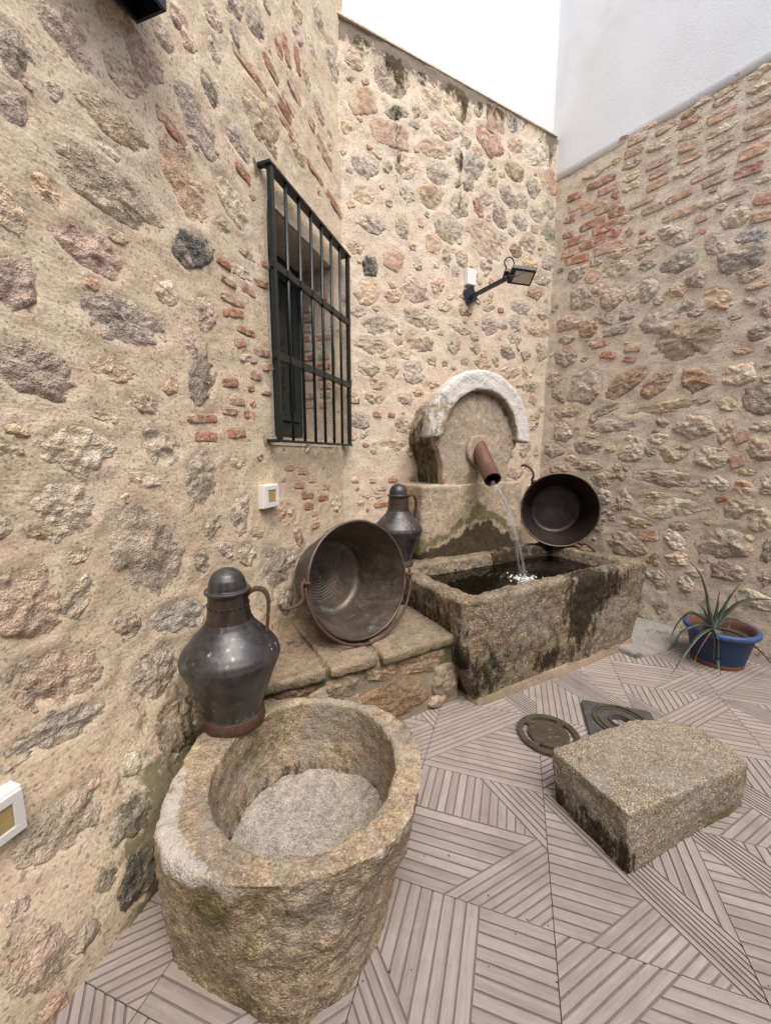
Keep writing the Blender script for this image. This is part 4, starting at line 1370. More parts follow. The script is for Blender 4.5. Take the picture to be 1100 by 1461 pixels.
a = Vector((*to_local((0.700, 3.03), HO, TH_B), 1.425))
b = Vector((*to_local((0.740, 2.745), HO, TH_B), 1.200))
ax = (b - a).normalized()
p0 = a - ax * 0.05
v1, f1 = tube_vf([p0 + (b - p0) * t for t in (0, .33, .66, 1)], 0.060, 28, False)
v2, f2 = tube_vf([p0 + (b - p0) * t for t in (0, .33, .66, 1)], 0.053, 28, False)
nv = len(v1)
mb = MB()
mb.v = v1 + v2
mb.f = f1 + [tuple(nv + i for i in q)[::-1] for q in f2] + [(84 + k, nv + 84 + k, nv + 84 + (k + 1) % 28, 84 + (k + 1) % 28) for k in range(28)]
spout = mb.build('spout', M['pipe_rust'], head, smooth=True)

# running water
P0 = Vector((0.742, 2.735, 1.165))
P1 = Vector((0.927, 2.558, 0.54))
st = thing('water_stream', 'clear water falling from the rusty spout and splashing into the trough', 'water', P1)


def fall(t, off=(0, 0, 0)):
    k = 1 - (1 - t) * 1.0
    p = Vector((P0.x + (P1.x - P0.x) * k, P0.y + (P1.y - P0.y) * k, P0.z + (P1.z - P0.z) * (0.28 * t + 0.72 * t * t)))
    return p + Vector(off) - P1


mb = MB()
N = 46
for s in range(6):
    a0 = rng.uniform(0, 6)
    amp = 0.015
    path, rads = [], []
    for i in range(N + 1):
        t = i / N
        wv = amp * (1 - 0.55 * t)
        path.append(fall(t, (wv * math.cos(a0 + 5 * t + s) + 0.006 * math.sin(19 * t + s * 2), wv * math.sin(a0 + 4 * t + s * 1.3), 0.02 * math.sin(a0 + s))))
        rads.append((0.011 - 0.0055 * t) * (1 + 0.28 * math.sin(23 * t + s * 1.7) + 0.16 * math.sin(51 * t + s)) if s < 3 else 0.005 * (1 + 0.5 * math.sin(30 * t + s)))
    mb.add(tube_vf(path, rads, 10))
mb.build('jet', M['stream'], st, smooth=True)


def blob_vf(c, r, seed, sub=8):
    v, f = [], []
    for i in range(sub + 1):
        ph = math.pi * i / sub
        for k in range(sub):
            a = 2 * math.pi * k / sub
            q = r * (1 + 0.25 * math.sin(3 * a + seed) * math.sin(2 * ph + seed))
            v.append((c[0] + q * math.sin(ph) * math.cos(a), c[1] + q * math.sin(ph) * math.sin(a), c[2] + q * 0.8 * math.cos(ph)))
    for i in range(sub):
        for k in range(sub):
            l = (k + 1) % sub
            f.append((i * sub + k, (i + 1) * sub + k, (i + 1) * sub + l, i * sub + l))
    return v, f


mb = MB()
for i in range(130):
    rr_ = abs(rng.gauss(0, 0.075))
    an = rng.uniform(0, 6.283)
    hgt = abs(rng.gauss(0, 0.045)) * math.exp(-rr_ / 0.08)
    mb.add(blob_vf((rr_ * math.cos(an), rr_ * math.sin(an), hgt), rng.uniform(0.002, 0.0065), i))
sp_ = mb.build('splash', M['stream'], st, smooth=True)
tag(sp_, kind='stuff')
nt = NT('white_foam')
nt.b.inputs['Base Color'].default_value = (0.78, 0.80, 0.82, 1)
nt.b.inputs['Roughness'].default_value = 0.35
mb = MB()
for i in range(150):
    rr_ = abs(rng.gauss(0, 0.055))
    an = rng.uniform(0, 6.283)
    mb.add(blob_vf((rr_ * math.cos(an) * 1.2, rr_ * math.sin(an), rng.uniform(0.0, 0.02)), rng.uniform(0.002, 0.008), i, 6))
tag(mb.build('foam', nt.m, st, smooth=True), kind='stuff')

# ------------------------------------------------------------------ round basin
BO = (-0.25, 1.12, 0)
basin = thing('stone_basin', 'big round hollowed granite basin with a broken pale rim, below the barred window', 'basin', BO)
rim_o = [(-.36, -.20), (-.30, -.275), (-.20, -.325), (-.08, -.352), (.02, -.352), (.13, -.325), (.25, -.27), (.33, -.17), (.37, -.04), (.365, .09), (.31, .21), (.20, .31), (.06, .355), (-.08, .355), (-.22, .335), (-.35, .275), (-.41, .14), (-.395, -.06)]
bot_o = [(-.345, -.215), (-.27, -.26), (-.16, -.305), (-.05, -.335), (.045, -.345), (.115, -.305), (.185, -.23), (.245, -.135), (.28, -.01), (.28, .1), (.24, .2), (.15, .28), (.03, .31), (-.09, .3), (-.2, .26), (-.28, .18), (-.33, .07), (-.36, -.09)]
n = len(rim_o)
mid_o = [((a[0] * 1.03 + b[0]) / 2.0, (a[1] * 1.03 + b[1]) / 2.0) for a, b in zip(rim_o, bot_o)]


def inner(i, k, sc):
    a_ = math.atan2(rim_o[i][1], rim_o[i][0])
    return (0.0 + 0.284 * sc * math.cos(a_), 0.022 + 0.306 * sc * math.sin(a_))


rings = [[(x, y, -0.02) for x, y in bot_o], [(x * 1.005, y * 1.005, 0.06) for x, y in bot_o], [(x, y, 0.22) for x, y in mid_o], [(x, y, 0.405) for x, y in rim_o],
         [(*inner(i, 0, 1.0), 0.405) for i in range(n)], [(*inner(i, 0, .97), 0.25) for i in range(n)], [(*inner(i, 0, .88), 0.12) for i in range(n)], [(*inner(i, 0, .76), 0.09) for i in range(n)], [(*inner(i, 0, .4), 0.085) for i in range(n)]]
V = [q for rg in rings for q in rg]
F = [tuple(range(n))[::-1]]
for lv in range(len(rings) - 1):
    for k in range(n):
        F.append((lv * n + k, lv * n + (k + 1) % n, (lv + 1) * n + (k + 1) % n, (lv + 1) * n + k))
F.append(tuple((len(rings) - 1) * n + k for k in range(n)))
bm_ = rock_mesh('body', (V, F), 0.0085, 2, ((0.024, 5, 3), (0.012, 18, 3), (0.005, 60, 2)), 51,
                calm=lambda c: np.where((np.hypot(c[:, 0] / 0.284, (c[:, 1] - 0.022) / 0.306) < 1.0) & (c[:, 2] > 0.03), 0.4, np.where(c[:, 2] > 0.395, 0.55, 1.0)))
c = coords(bm_)
# smoother carved hollow and rim
x, y, z = c.T
rr_ = np.hypot(x / 0.272, (y - 0.025) / 0.298)
ang = np.arctan2(y, x)
ro = np.hypot(x, y)
inside = rr_ < 1.02
attr(bm_, 'moss', 0.5 * inside * gauss(ang, 2.6, 0.6) * gauss(z, 0.3, 0.13) + 0.38 * (~inside) * (z < 0.37) * (0.5 + 0.5 * np.sin(ang * 3 + 1)) + 0.12 * (~inside) * gauss(z, 0.32, 0.06) + 0.35 * (z > .38) * gauss(ang, 2.3, .6))
attr(bm_, 'stain', 0.32 * inside * gauss(z, 0.13, 0.06) * (rr_ > 0.6) + 0.10 * inside * (z < 0.3) + 0.35 * (~inside) * gauss(z, 0.33, 0.03) * gauss(ang, -1.5, 0.8))
jag = 0.035 * fbm(np.stack([np.cos(ang) * 3, np.sin(ang) * 3, z * 0], 1), 1.5, 3, 3)
edge = (~inside) * sstep(0.335, 0.375, z + jag)
attr(bm_, 'lime', edge * (0.52 * gauss(ang, -2.5, 0.5) * sstep(0.325, 0.38, ro) + 0.5 * sstep(0.325, 0.36, ro) * (y < 0.1) * gauss(z, 0.38, 0.03)) + 0.0)
link('body', bm_, M['granite_basin'], basin)
v, f = [(0.0, 0.022, 0.1)], []
for i in range(1, 15):
    for k in range(72):
        a_ = 2 * math.pi * k / 72
        v.append((0.262 * i / 14 * math.cos(a_), 0.022 + 0.283 * i / 14 * math.sin(a_), 0.098 + 0.055 * (i / 14) ** 5))
for k in range(72):
    f.append((0, 1 + k, 1 + (k + 1) % 72))
for i in range(13):
    for k in range(72):
        l = (k + 1) % 72
        f.append((1 + i * 72 + k, 1 + (i + 1) * 72 + k, 1 + (i + 1) * 72 + l, 1 + i * 72 + l))
sdm = mesh_from('sediment', v, f)
c = coords(sdm)
c[:, 2] += 0.014 * fbm(c, 12, 3, 6) + 0.005 * fbm(c, 60, 2, 7)
set_coords(sdm, c)
link('sediment', sdm, M['sediment'], basin)

# ------------------------------------------------------------------ lidded copper pitchers
PROF_BODY = [(.0, .004), (.098, .004), (.1, .012), (.1, .04), (.097, .05), (.1, .062), (.108, .085), (.125, .13), (.143, .175), (.158, .21), (.169, .24), (.172, .258), (.166, .278), (.150, .302), (.128, .328), (.105, .352), (.088, .372), (.079, .39)]
PROF_NECK = [(.078, .388), (.074, .405), (.070, .435), (.0665, .475), (.0655, .492), (.05, .494)]
PROF_LID = [(.06, .488), (.0755, .489), (.078, .493), (.0775, .499), (.072, .502), (.064, .503), (.0635, .515), (.059, .536), (.047, .557), (.028, .570), (.010, .576), (.0, .577)]


def pitcher(label, loc, rotz, scale, seed):
    t = thing('copper_pitcher', label, 'pitcher', loc, rotz, 'lidded copper pitchers')
    t.scale = (scale, scale, scale)

    def part(name, prof, mat, dent=0.0, sub=4):
        pts = []
        for i in range(len(prof) - 1):
            for k in range(sub):
                q = k / sub
                pts.append((prof[i][0] * (1 - q) + prof[i + 1][0] * q, prof[i][1] * (1 - q) + prof[i + 1][1] * q))
        pts.append(prof[-1])
        v, f = lathe_vf(pts, 72)
        m = mesh_from(name, v, f)
        if dent:
            c = coords(m)
            r = np.hypot(c[:, 0], c[:, 1])
            k = 1 + dent * fbm(c, 9, 3, seed)
            c[:, 0] *= k
            c[:, 1] *= k
            set_coords(m, c)
        return link(name, m, mat, t)
    part('body', PROF_BODY, M['copper'], 0.032)
    part('neck', PROF_NECK, M['copper_neck'], 0.008)
    part('lid', PROF_LID, M['copper'], 0.012)
    v, f = lathe_vf([(.1005, .0), (.106, .0), (.107, .004), (.106, .038), (.1035, .042), (.1, .043), (.099, .02)], 72)
    link('base_band', mesh_from('base_band', v, f), M['rust'], t)
    # seam of teeth round the neck
    mb = MB()
    for i in range(40):
        a0, a1 = 2 * math.pi * i / 40, 2 * math.pi * (i + 1) / 40
        z0_, z1_ = (.440, .449) if i % 2 else (.449, .440)
        mb.add(tube_vf([(.0712 * math.cos(a0), .0712 * math.sin(a0), z0_), (.0712 * math.cos(a1), .0712 * math.sin(a1), z1_)], 0.0011, 5))
    mb.build('toothed_seam', M['copper_neck'], t, smooth=True)
    pts = spline([(.066, 0, .478), (.092, 0, .492), (.118, 0, .488), (.134, 0, .462), (.136, 0, .42), (.131, 0, .375), (.128, 0, .33)], 6)
    v, f = [], []
    for i, p in enumerate(pts):
        tn = (pts[min(i + 1, len(pts) - 1)] - pts[max(i - 1, 0)]).normalized()
        nn = Vector((tn.z, 0, -tn.x))
        for sx, sy in ((-1, -1), (1, -1), (1, 1), (-1, 1)):
            v.append(tuple(p + nn * 0.0055 * sx + Vector((0, 0.015 * sy, 0))))
    for i in range(len(pts) - 1):
        for k in range(4):
            l = (k + 1) % 4
            f.append((i * 4 + k, i * 4 + l, (i + 1) * 4 + l, (i + 1) * 4 + k))
    link('handle', mesh_from('handle', v, f, False), M['rust'], t)
    mb = MB()
    mb.add(tube_vf([(.070, -.014, .478), (.070, .014, .478)], 0.006, 8))
    mb.build('hinge', M['rust'], t, smooth=True)
    return t


pitcher('dented dark copper pitcher with domed lid standing on the round basin rim', (-0.556, 1.345, 0.404), R(12), 1.0, 3)
pitcher('lidded dark copper pitcher standing beside the fountain headstone, behind the big cauldron', (0.085, 2.64, 0.622), R(20), 0.97, 8)

# ------------------------------------------------------------------ copper cauldrons


def cauldron(label, centre, axis, up, Rm, dep, rb, inside, seed, pattern, handle):
    zax = Vector(axis).normalized()
    upv = Vector(up)
    yax = (upv - zax * upv.dot(zax)).normalized()
    xax = yax.cross(zax)
    mt = Matrix((xax, yax, zax)).transposed().to_4x4()
    t = thing('copper_cauldron', label, 'cauldron', centre, 0, 'open copper cauldrons')
    t.rotation_euler = mt.to_euler()
    th = 0.006

    def prof(off):
        p = [(0.0, -dep + off * 0.6)]
        for i in range(1, 13):
            p.append(((rb - 0.05) * i / 12, -dep + off * 0.6))
        for i in range(1, 9):
            a = math.pi / 2 * i / 8
            p.append((rb - 0.05 + (0.05 - off) * math.sin(a) * 1.0, -dep + 0.05 - (0.05 - off * 0.6) * math.cos(a)))
        for i in range(1, 15):
            q = i / 14
            p.append((rb - off + (Rm - rb) * q ** 0.85, -dep + 0.05 + (dep - 0.05) * q))
        return p
    v, f = lathe_vf(prof(0), 80)
    m = mesh_from('shell', v, [q[::-1] for q in f])
    c = coords(m)
    k = 1 + 0.012 * fbm(c, 7, 3, seed)
    c[:, 0] *= k
    c[:, 1] *= k
    set_coords(m, c)
    link('shell', m, M['kettle_out'], t)
    pr = prof(th)
    fine = []
    for i in range(len(pr) - 1):
        ns = 5 if i < 13 else 2
        for q in range(ns):
            fine.append((pr[i][0] + (pr[i + 1][0] - pr[i][0]) * q / ns, pr[i][1] + (pr[i + 1][1] - pr[i][1]) * q / ns))
    fine.append(pr[-1])
    v, f = lathe_vf(fine, 120)
    m = mesh_from('inside', v, f)
    c = coords(m)
    r = np.hypot(c[:, 0] - pattern[0], c[:, 1] - pattern[1])
    an = np.arctan2(c[:, 1] - pattern[1], c[:, 0] - pattern[0])
    flat = (c[:, 2] < -dep + 0.02)
    c[:, 2] += flat * pattern[2] * (0.6 * np.cos(r * 2 * np.pi / 0.0165) + 0.5 * np.cos(r * 2 * np.pi / 0.0165) * np.cos(an * 40)) * np.exp(-(r / 0.13) ** 2)
    k = 1 + 0.012 * fbm(c, 7, 3, seed) + 0.004 * (~flat) * fbm(c, 24, 2, seed)
    c[:, 0] *= k
    c[:, 1] *= k
    set_coords(m, c)
    link('inside', m, inside, t)
    rp = [(Rm + 0.0075 * math.cos(a) - 0.002, 0.0075 * math.sin(a)) for a in np.linspace(0, 2 * math.pi, 9)[:-1]]
    v, f = lathe_vf(rp, 96, True)
    m = mesh_from('rolled_rim', v, f)
    c = coords(m)
    k = 1 + 0.006 * fbm(c, 5, 2, seed)
    c[:, 0] *= k
    c[:, 1] *= k
    set_coords(m, c)
    link('rolled_rim', m, M['kettle_rim'], t)
    for an in handle['lugs']:
        ca, sa = math.cos(R(an)), math.sin(R(an))
        lg = MB()
        p = [Vector((ca * (Rm + 0.004), sa * (Rm + 0.004), -0.055)), Vector((ca * (Rm + 0.022), sa * (Rm + 0.022), -0.02)), Vector((ca * (Rm + 0.026), sa * (Rm + 0.026), 0.018)), Vector((ca * (Rm + 0.014), sa * (Rm + 0.014), 0.035)), Vector((ca * (Rm + 0.002), sa * (Rm + 0.002), 0.016)), Vector((ca * (Rm + 0.01), sa * (Rm + 0.01), -0.012))]
        lg.add(tube_vf(spline(p, 5), 0.0085, 9))
        pl = Vector((-sa, ca, 0)) * 0.022
        b0, b1 = Vector((ca * (Rm + 0.003), sa * (Rm + 0.003), -0.07)), Vector((ca * (Rm + 0.003), sa * (Rm + 0.003), -0.012))
        o3 = Vector((ca, sa, 0)) * 0.009
        vv = [b0 - pl, b0 + pl, b1 + pl, b1 - pl]
        lg.add(([tuple(q) for q in vv] + [tuple(q + o3) for q in vv], box_vf(0, 1, 0, 1, 0, 1)[1]))
        link_l = lg.build('lug', M['rust'], t, smooth=False)
    for path, rad in handle['rods']:
        mb = MB()
        mb.add(tube_vf(spline(path, 8), rad, 10))
        mb.build('bail_handle', M['rust'], t, smooth=True)
    return t


M['kettle_rim'] = metal_mat('rim_copper', (0.06, 0.045, 0.038), (0.16, 0.11, 0.085), (0.4, 0.6), 0.6, 0, 0.7)
Rm = 0.305
pts = []
for an in range(176, 361, 8):
    k = Rm + 0.020
    dz = 0.024 if 190 < an < 350 else 0.018
    pts.append((k * math.cos(R(an)), k * math.sin(R(an)), dz))
hook = [(-Rm - 0.02, 0.06, 0.02), (-Rm - 0.045, 0.035, 0.03), (-Rm - 0.05, -0.02, 0.035), (-Rm - 0.085, -0.045, 0.03), (-Rm - 0.14, -0.045, 0.02), (-Rm - 0.155, -0.02, 0.02)]
cauldron('big copper cauldron with bail handle lying on its side on the ledge', (-0.128, 1.985, 0.732), (0.62, -0.75, 0.20), (0, 0, 1), Rm, 0.34, 0.225, M['kettle_in'], 5, (-0.06, 0.02, 0.0085),
         {'lugs': (172, -6), 'rods': [(pts, 0.0075), (hook, 0.008)]})
Rm = 0.30
cauldron('blackened copper cauldron leaning on the back corner of the water trough', (1.415, 3.20, 0.925), (-0.26, -0.95, 0.10), (0, 0, 1), Rm, 0.27, 0.22, M['kettle_in_dark'], 9, (-0.03, 0.03, 0.003),
         {'lugs': (133, -58), 'rods': [([(-0.225, 0.24, 0.03), (-0.215, 0.275, 0.05), (-0.235, 0.325, 0.05), (-0.285, 0.36, 0.03), (-0.31, 0.352, 0.02)], 0.009),
                                      ([(0.165, -0.27, 0.03), (0.20, -0.262, 0.055), (0.25, -0.30, 0.05), (0.29, -0.345, 0.03)], 0.009)]})

# ------------------------------------------------------------------ loose granite block
blk = thing('granite_block', 'loose rough granite block with one rounded side lying on the tiles', 'stone block', (1.03, 1.38, 0))
top = [(.665, 1.437), (.794, 1.144), (1.382, 1.361), (1.39, 1.476), (1.335, 1.575), (1.225, 1.622), (1.08, 1.61)]
botp = [(.675, 1.40), (.797, 1.122), (1.41, 1.385), (1.40, 1.48), (1.335, 1.57), (1.225, 1.615), (1.06, 1.585)]
n = len(top)
vf = ([(x - 1.03, y - 1.38, -0.004) for x, y in botp] + [(x - 1.03, y - 1.38, 0.205) for x, y in top], [tuple(range(n))[::-1], tuple(range(n, 2 * n))] + [(k, (k + 1) % n, n + (k + 1) % n, n + k) for k in range(n)])
km = rock_mesh('block', vf, 0.0075, 1, ((0.010, 7, 3), (0.005, 26, 3), (0.003, 80, 2)), 71)
c = coords(km)
x, y, z = c.T
attr(km, 'moss', 0.55 * sstep(0.16, 0.02, z) * (0.5 + 0.5 * np.sin(x * 9 + y * 6)) + 0.3 * gauss(y, 0.2, 0.08) * (z > .17))
attr(km, 'stain', 0.55 * ((x < -0.2) & (z < 0.19)) * sstep(0.19, 0.05, z) + 0.3 * gauss(x, -0.26, 0.06) * gauss(y, 0.02, 0.05))
link('block', km, M['granite_block'], blk)

# ------------------------------------------------------------------ drain covers
dc = thing('drain_cover', 'round weathered bronze drain cover with curved slots lying on the tiles', 'drain cover', (0.80, 1.775, 0))


def ring_vf(r0, r1, z0, z1, a0=0, a1=360, n=64):
    full = a1 - a0 >= 360
    m = n if full else n + 1
    v, f = [], []
    for i in range(m):
        a = R(a0 + (a1 - a0) * i / n)
        ca, sa = math.cos(a), math.sin(a)
        v += [(r0 * ca, r0 * sa, z0), (r1 * ca, r1 * sa, z0), (r1 * ca, r1 * sa, z1), (r0 * ca, r0 * sa, z1)]
    for i in range(n):
        j = (i + 1) % m
        for k in range(4):
            l = (k + 1) % 4
            f.append((i * 4 + k, i * 4 + l, j * 4 + l, j * 4 + k))
    if not full:
        f += [(0, 1, 2, 3), ((m - 1) * 4 + 3, (m - 1) * 4 + 2, (m - 1) * 4 + 1, (m - 1) * 4)]
    return v, f


mb = MB()
mb.add(ring_vf(.118, .146, .0, .018))
mb.build('outer_ring', M['bronze'], dc, 0.0015)
mb = MB()
mb.add(lathe_vf([(.0, .0), (.096, .0), (.097, .004), (.096, .017), (.09, .0185), (.0, .0185)], 64))
mb.build('centre_disc', M['bronze'], dc, smooth=False)
for k in range(4):
    mb = MB()
    mb.add(ring_vf(.094, .120, .001, .0165, 38 + k * 90 - 9, 38 + k * 90 + 9, 6))
    mb.build('bridge', M['bronze'], dc)
mb = MB()
for r_, w_ in ((.088, .0012), (.062, .0012)):
    mb.add(ring_vf(r_, r_ + 0.003, .0183, .0202, 0, 360, 64))
for k in range(3):
    mb.add(tube_vf([(0.022 * math.cos(2.1 * k + t * 2.2) + .014 * math.cos(2.1 * k), 0.022 * math.sin(2.1 * k + t * 2.2) + .014 * math.sin(2.1 * k), .0188) for t in np.linspace(0, 1.6, 12)], 0.0017, 6))
for k in range(5):
    a = R(20 + 72 * k)
    mb.add(tube_vf([(.035 * math.cos(a), .035 * math.sin(a), .0187), (.052 * math.cos(a + .3), .052 * math.sin(a + .3), .0187)], 0.0016, 6))
mb.build('relief', M['bronze'], dc)

ir = thing('drain_plate', 'square grey iron drain frame with a ringed hole, half behind the granite block', 'drain cover', (1.20, 1.855, 0))
e1, e2 = Vector((.315, -.104, 0)).normalized(), Vector((-.104, -.315, 0)).normalized()
cor = [Vector((1.09, 2.04, 0)) - Vector((1.20, 1.855, 0))]
cor += [cor[0] + e1 * .33, cor[0] + e1 * .33 + e2 * .285, cor[0] + e2 * .285]
cen = (cor[0] + cor[2]) / 2
NSEG = 64
# plate with a round hole, built as a band between square outline and circle
v, f = [], []
for i in range(NSEG):
    a = 2 * math.pi * i / NSEG
    d_ = e1 * math.cos(a) - e2 * math.sin(a)
    k_ = 1 / max(abs(math.cos(a)) / .165, abs(math.sin(a)) / .1425)
    p_o, p_i = cen + d_ * k_, cen + d_ * 0.045
    for p_, z_ in ((p_o, 0.0), (p_o, 0.021), (p_i, 0.021), (p_i, 0.0)):
        v.append((p_.x, p_.y, z_))
for i in range(NSEG):
    j = (i + 1) % NSEG
    for k in range(4):
        l = (k + 1) % 4
        f.append((i * 4 + k, j * 4 + k, j * 4 + l, i * 4 + l))
pm = MB()
pm.add((v, f))
pm.build('plate', M['iron_plate'], ir)
for r0, r1, h_ in ((.118, .132, .03), (.098, .106, .027), (.045, .058, .029)):
    mb = MB()
    vv, ff = ring_vf(r0, r1, .019, h_)
    mb.add(([(a_[0] + cen.x, a_[1] + cen.y, a_[2]) for a_ in vv], ff))
    mb.build('ring', M['bronze'], ir, 0.0012)

# ------------------------------------------------------------------ flowerpot and plant
PO = (2.225, 2.50, 0)
pot = thing('flowerpot', 'blue painted clay flowerpot with bare terracotta base at the foot of the stone wall', 'flowerpot', PO)


def lathe_part(name, prof, mat, parent, seg=64, seed=0, dent=0.01):
    v, f = lathe_vf(prof, seg)
    m = mesh_from(name, v, f)
    c = coords(m)
    k = 1 + dent * fbm(c, 6, 3, seed)
    c[:, 0] *= k
    c[:, 1] *= k
    set_coords(m, c)
    return link(name, m, mat, parent)


lathe_part('base', [(.0, .0), (.137, .0), (.140, .004), (.1445, .03), (.145, .034)], M['terracotta'], pot, seed=2)
lathe_part('body', [(.1455, .032), (.150, .06), (.160, .11), (.170, .16), (.178, .20), (.181, .215)], M['pot_blue'], pot, seed=2)
lathe_part('rim', [(.180, .213), (.198, .218), (.205, .228), (.204, .245), (.196, .252), (.183, .252)], M['pot_rim_blue'], pot, seed=2)
lathe_part('inner_wall', [(.184, .2518), (.174, .246), (.168, .20), (.160, .165)], M['terracotta_dark'], pot, seed=2)
lathe_part('soil', [(.170, .196), (.11, .205), (.05, .208), (.0, .206)], M['soil'], pot, seed=5, dent=0.02)
PC = Vector((2.085, 2.395, 0.285))
plant = thing('succulent_plant', 'spiky aloe with long narrow drooping leaves growing out of the blue flowerpot', 'plant', PC)


def leaf(path, w, mat, fold=0.35):
    pts = spline(path, 7)
    n = len(pts)
    v, f = [], []
    for i, p in enumerate(pts):
        t = i / (n - 1)
        tn = (pts[min(i + 1, n - 1)] - pts[max(i - 1, 0)]).normalized()
        side = tn.cross(Vector((0, 0, 1)))
        if side.length < 0.15:
            side = tn.cross(Vector((0.6, -0.75, 0)))
        side.normalize()
        nn = side.cross(tn)
        ww = 1.35 * w * (1 - t) ** 0.75 * (0.75 + 0.5 * min(1, t * 5) * (1 - t)) + 0.0008
        for sx, h in ((-1, fold * ww), (0, -0.25 * ww), (1, fold * ww), (0, -0.55 * ww - 0.0012)):
            v.append(tuple(p + side * ww * sx + nn * h))
    for i in range(n - 1):
        for k in range(4):
            l = (k + 1) % 4
            f.append((i * 4 + k, i * 4 + l, (i + 1) * 4 + l, (i + 1) * 4 + k))
    f.append((0, 1, 2, 3))
    return link('leaf', mesh_from('leaf', v, f), mat, plant)


# camera-independent description: x right, y away, z up, relative to the plant's heart
LV = [([(0, 0, 0), (-.03, .01, .10), (-.055, .02, .22), (-.10, .03, .34), (-.165, .04, .42)], .013),
      ([(0, 0, 0), (.004, .0, .08), (.008, .0, .16), (.012, .0, .24)], .012),
      ([(0, 0, 0), (.05, .01, .09), (.10, .02, .19), (.17, .03, .29)], .012),
      ([(0, 0, 0), (.07, .0, .08), (.16, .0, .165), (.27, -.01, .19), (.40, -.03, .18)], .017),
      ([(0, 0, 0), (-.05, .04, .05), (-.11, .06, .07), (-.18, .06, .0), (-.23, .05, -.10)], .013),
      ([(0, 0, 0), (-.06, -.02, .02), (-.14, -.03, .025), (-.24, -.05, -.02), (-.30, -.06, -.12)], .012),
      ([(0, 0, 0), (-.07, -.03, -.01), (-.15, -.06, -.05), (-.24, -.10, -.13), (-.36, -.16, -.235)], .013),
      ([(0, 0, 0), (.003, -.035, -.03), (.004, -.05, -.12), (.002, -.065, -.22), (.0, -.10, -.275)], .017),
      ([(0, 0, 0), (-.012, -.03, -.03), (-.014, -.042, -.10), (-.016, -.05, -.20)], .012),
      ([(0, 0, 0), (.07, -.03, -.005), (.15, -.06, -.04), (.25, -.10, -.14), (.33, -.13, -.25)], .014),
      ([(0, 0, 0), (.09, .03, .03), (.17, .06, .03), (.24, .08, .0)], .010),
      ([(0, 0, 0), (-.03, .02, .06), (-.06, .03, .12), (-.10, .04, .15)], .010),
      ([(0, 0, 0), (.02, .015, .06), (.03, .02, .13), (.03, .03, .19)], .010)]
for path, w in LV:
    leaf(path, w, M['leaf'])
for path, w in [([(0, 0, -.01), (-.05, -.03, -.04), (-.11, -.05, -.12), (-.14, -.06, -.20), (-.12, -.09, -.255)], .004), ([(0.02, 0, -.01), (.05, .0, -.02), (.10, .01, -.02), (.13, .03, .01)], .006)]:
    leaf(path, w, M['leaf_dry'])
mb = MB()
mb.add(tube_vf([(0.05, 0.04, -.11), (0.03, .025, -.06), (0.01, 0.01, -.02), (0, 0, 0.012)], [0.016, 0.018, 0.02, 0.016], 10))
mb.build('stem', M['leaf_dry'], plant, smooth=True)

# ------------------------------------------------------------------ lamps, boxes and switches on the walls
fl_ = thing('floodlight', 'black floodlight on a long steel arm above the fountain arch', 'floodlight', PA, TH_B)
ps, pz = 1.092, 2.632
mb = MB()
v, f = box_vf(-.055, .055, -.004, .004, -.055, .055)
a = R(30)
mb.add(([(ps + x * math.cos(a) - z * math.sin(a), -0.026 + y, pz + x * math.sin(a) + z * math.cos(a)) for x, y, z in v], f))
mb.build('wall_plate', M['blue_black'], fl_, 0.001)
mb = MB()
mb.box(ps - .013, ps + .013, -0.47, -0.028, pz - 0.028, pz - 0.002)
mb.build('arm', M['black_metal'], fl_, 0.002)
hx, hy, hz = ps + .055, -0.49, pz - .015
rot = Euler((R(-28), R(8), R(-30))).to_matrix()


def hp(p):
    return tuple(Vector((hx, hy, hz)) + rot @ (Vector(p) * 0.88))


def hbox(mb, *a):
    v, f = box_vf(*a)
    mb.add(([hp(p) for p in v], f))


mb = MB()
hbox(mb, -.085, .105, -.072, .072, -.012, .022)
hd = mb.build('housing', M['black_metal'], fl_, 0.006)
mb = MB()
hbox(mb, -.05, .09, -.05, .05, -.0155, -.0125)
mb.build('lens', M['lens'], hd)
mb = MB()
for k in range(7):
    hbox(mb, -.07 + k * .026, -.064 + k * .026, -.06, .06, .0215, .034)
mb.build('cooling_fins', M['black_metal'], hd)
mb = MB()
hbox(mb, -.125, -.083, -.034, -.026, -.012, .02)
hbox(mb, -.125, -.083, .026, .034, -.012, .02)
hbox(mb, -.133, -.125, -.034, .034, -.012, .02)
mb.build('yoke', M['black_metal'], fl_, 0.001)
mb = MB()
mb.add(tube_vf([(ps - .0, -.455, pz - .015), Vector(hp((-.128, 0, .004)))], 0.014, 10))
mb.build('joint', M['black_metal'], fl_, smooth=True)
mb = MB()
e0 = Vector(hp((-.06, -.03, .03)))
mb.add(tube_vf(spline([e0, e0 + Vector((-.01, 0, .05)), e0 + Vector((-.05, 0, .065)), e0 + Vector((-.085, .01, .03)), Vector((ps + .0, -.44, pz + .004))], 8), 0.0045, 8))
mb.add(tube_vf(spline([Vector(hp((.0, -.06, -.01))), Vector(hp((-.01, -.07, -.05))), Vector(hp((-.06, -.06, -.085))), Vector(hp((-.12, -.03, -.06))), Vector((ps, -.43, pz - .03))], 8), 0.0045, 8))
mb.build('cable', M['black_metal'], fl_, smooth=True)

jb = thing('junction_box', 'small flat white box on the stone wall beside the floodlight plate', 'junction box', PA, TH_B)
MB().box(1.045, 1.135, -0.042, 0.01, 2.705, 2.825).build('cover', M['plastic'], jb, 0.006)
MB().box(1.041, 1.139, -0.026, 0.012, 2.701, 2.829).build('base', M['plastic'], jb, 0.004)


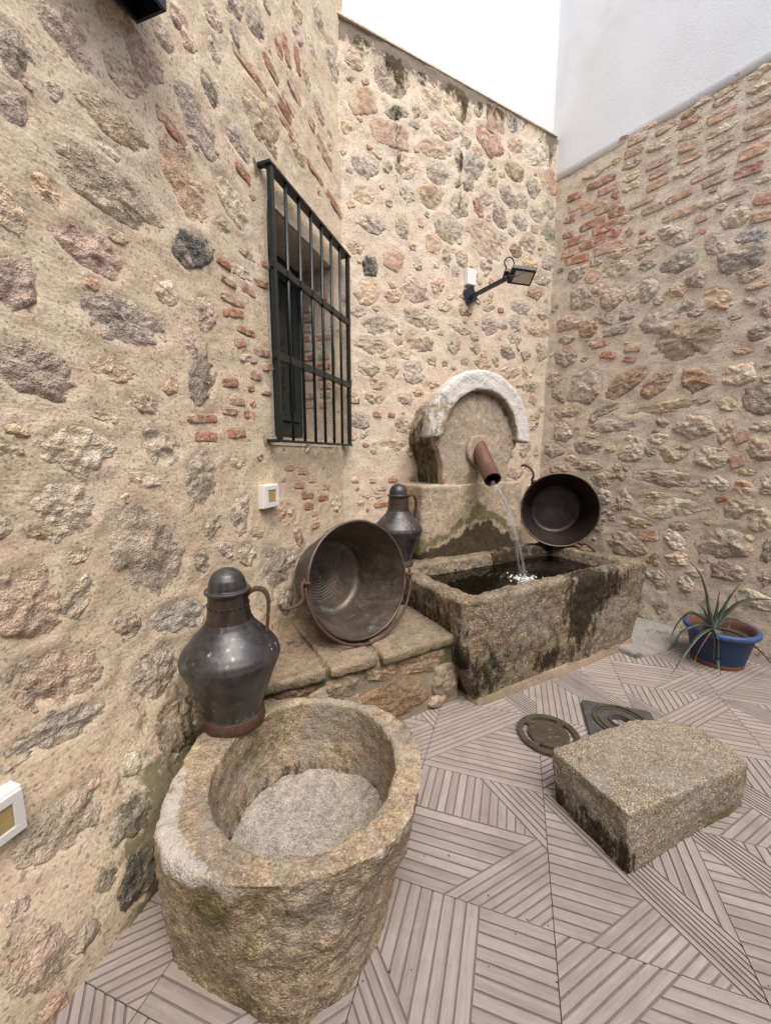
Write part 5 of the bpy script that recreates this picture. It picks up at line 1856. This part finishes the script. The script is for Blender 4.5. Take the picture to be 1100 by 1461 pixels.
def switch(label, s, z, w, h, y):
    t = thing('wall_switch', label, 'switch', PA, TH_L, 'white framed wall switches')
    MB().box(s - w / 2, s + w / 2, y - 0.006, y + 0.045, z - h / 2, z + h / 2).build('back_box', M['plastic'], t, 0.003)
    mb = MB()
    a_ = 0.74
    for x0, x1, z0_, z1_ in ((-.46, .46, -.46, -.27), (-.46, .46, .27, .46), (-.46, -.27, -.27, .27), (.27, .46, -.27, .27)):
        mb.box(s + x0 * w, s + x1 * w, y - 0.016, y - 0.0065, z + z0_ * h, z + z1_ * h)
    mb.build('frame', M['plastic'], t, 0.0015)
    for k in (0, 1):
        MB().box(s - .262 * w, s + .262 * w, y - 0.0125, y - 0.0068, z + (-.262 + k * .265) * h, z + (-.004 + k * .265) * h).build('rocker', M['plastic_tan'], t, 0.001)
    return t


def surf(s, z):
    return float(low_left(np.array([s]), np.array([z]))[0])


switch('white framed wall switch with ochre rockers below the barred window', -.962, 1.167, .122, .116, -surf(-.962, 1.167) - 0.022)
switch('white framed wall switch low on the barred window wall above mossy stones', -2.165, .52, .115, .115, -surf(-2.165, .52) - 0.024)

lt = thing('wall_lamp', 'dark box-shaped wall lamp open at the bottom, high on the barred window wall', 'lamp', PA, TH_L)
l0, l1, lz, lh = -1.86, -1.55, 2.665, 0.26
mb = MB()
mb.box(l0, l1, -.135, -.125, lz, lz + lh)
mb.box(l0, l1, -.03, -.02, lz, lz + lh)
mb.box(l0, l0 + .008, -.125, -.03, lz, lz + lh)
mb.box(l1 - .008, l1, -.125, -.03, lz, lz + lh)
mb.build('shade', M['blue_black'], lt)
MB().box(l0 + .008, l1 - .008, -.125, -.03, lz + 0.07, lz + 0.085).build('reflector', M['black_metal'], lt)
MB().box(l0 + .03, l1 - .06, -.10, -.055, lz + 0.03, lz + 0.07).build('lamp_holder', M['black_metal'], lt, 0.004)
MB().box(l0 + .06, l1 - .06, -.025, .03, lz + .05, lz + .2).build('wall_mount', M['black_metal'], lt)

# ------------------------------------------------------------------ specks of dirt and dry leaf bits on the tiles
mb = MB()
rr = random.Random(19)
for i in range(170):
    x, y = rr.uniform(-.5, 2.6), rr.uniform(.55, 2.6)
    if 0.62 < x < 1.42 and 1.1 < y < 1.65:
        continue
    s = rr.uniform(0.0012, 0.0034)
    a = rr.uniform(0, 3.14)
    vv = []
    for k in range(5):
        an = a + k * 1.2566
        vv.append((x + s * rr.uniform(.6, 1.5) * math.cos(an), y + s * rr.uniform(.6, 1.5) * math.sin(an), 0.0))
    vv.append((x, y, s * 0.7))
    mb.add((vv, [(0, 1, 5), (1, 2, 5), (2, 3, 5), (3, 4, 5), (4, 0, 5)]))
gm = mb.build('grit', M['soil'])
tag(gm, 'scattered dark grit on the patio tiles', 'grit', kind='stuff')
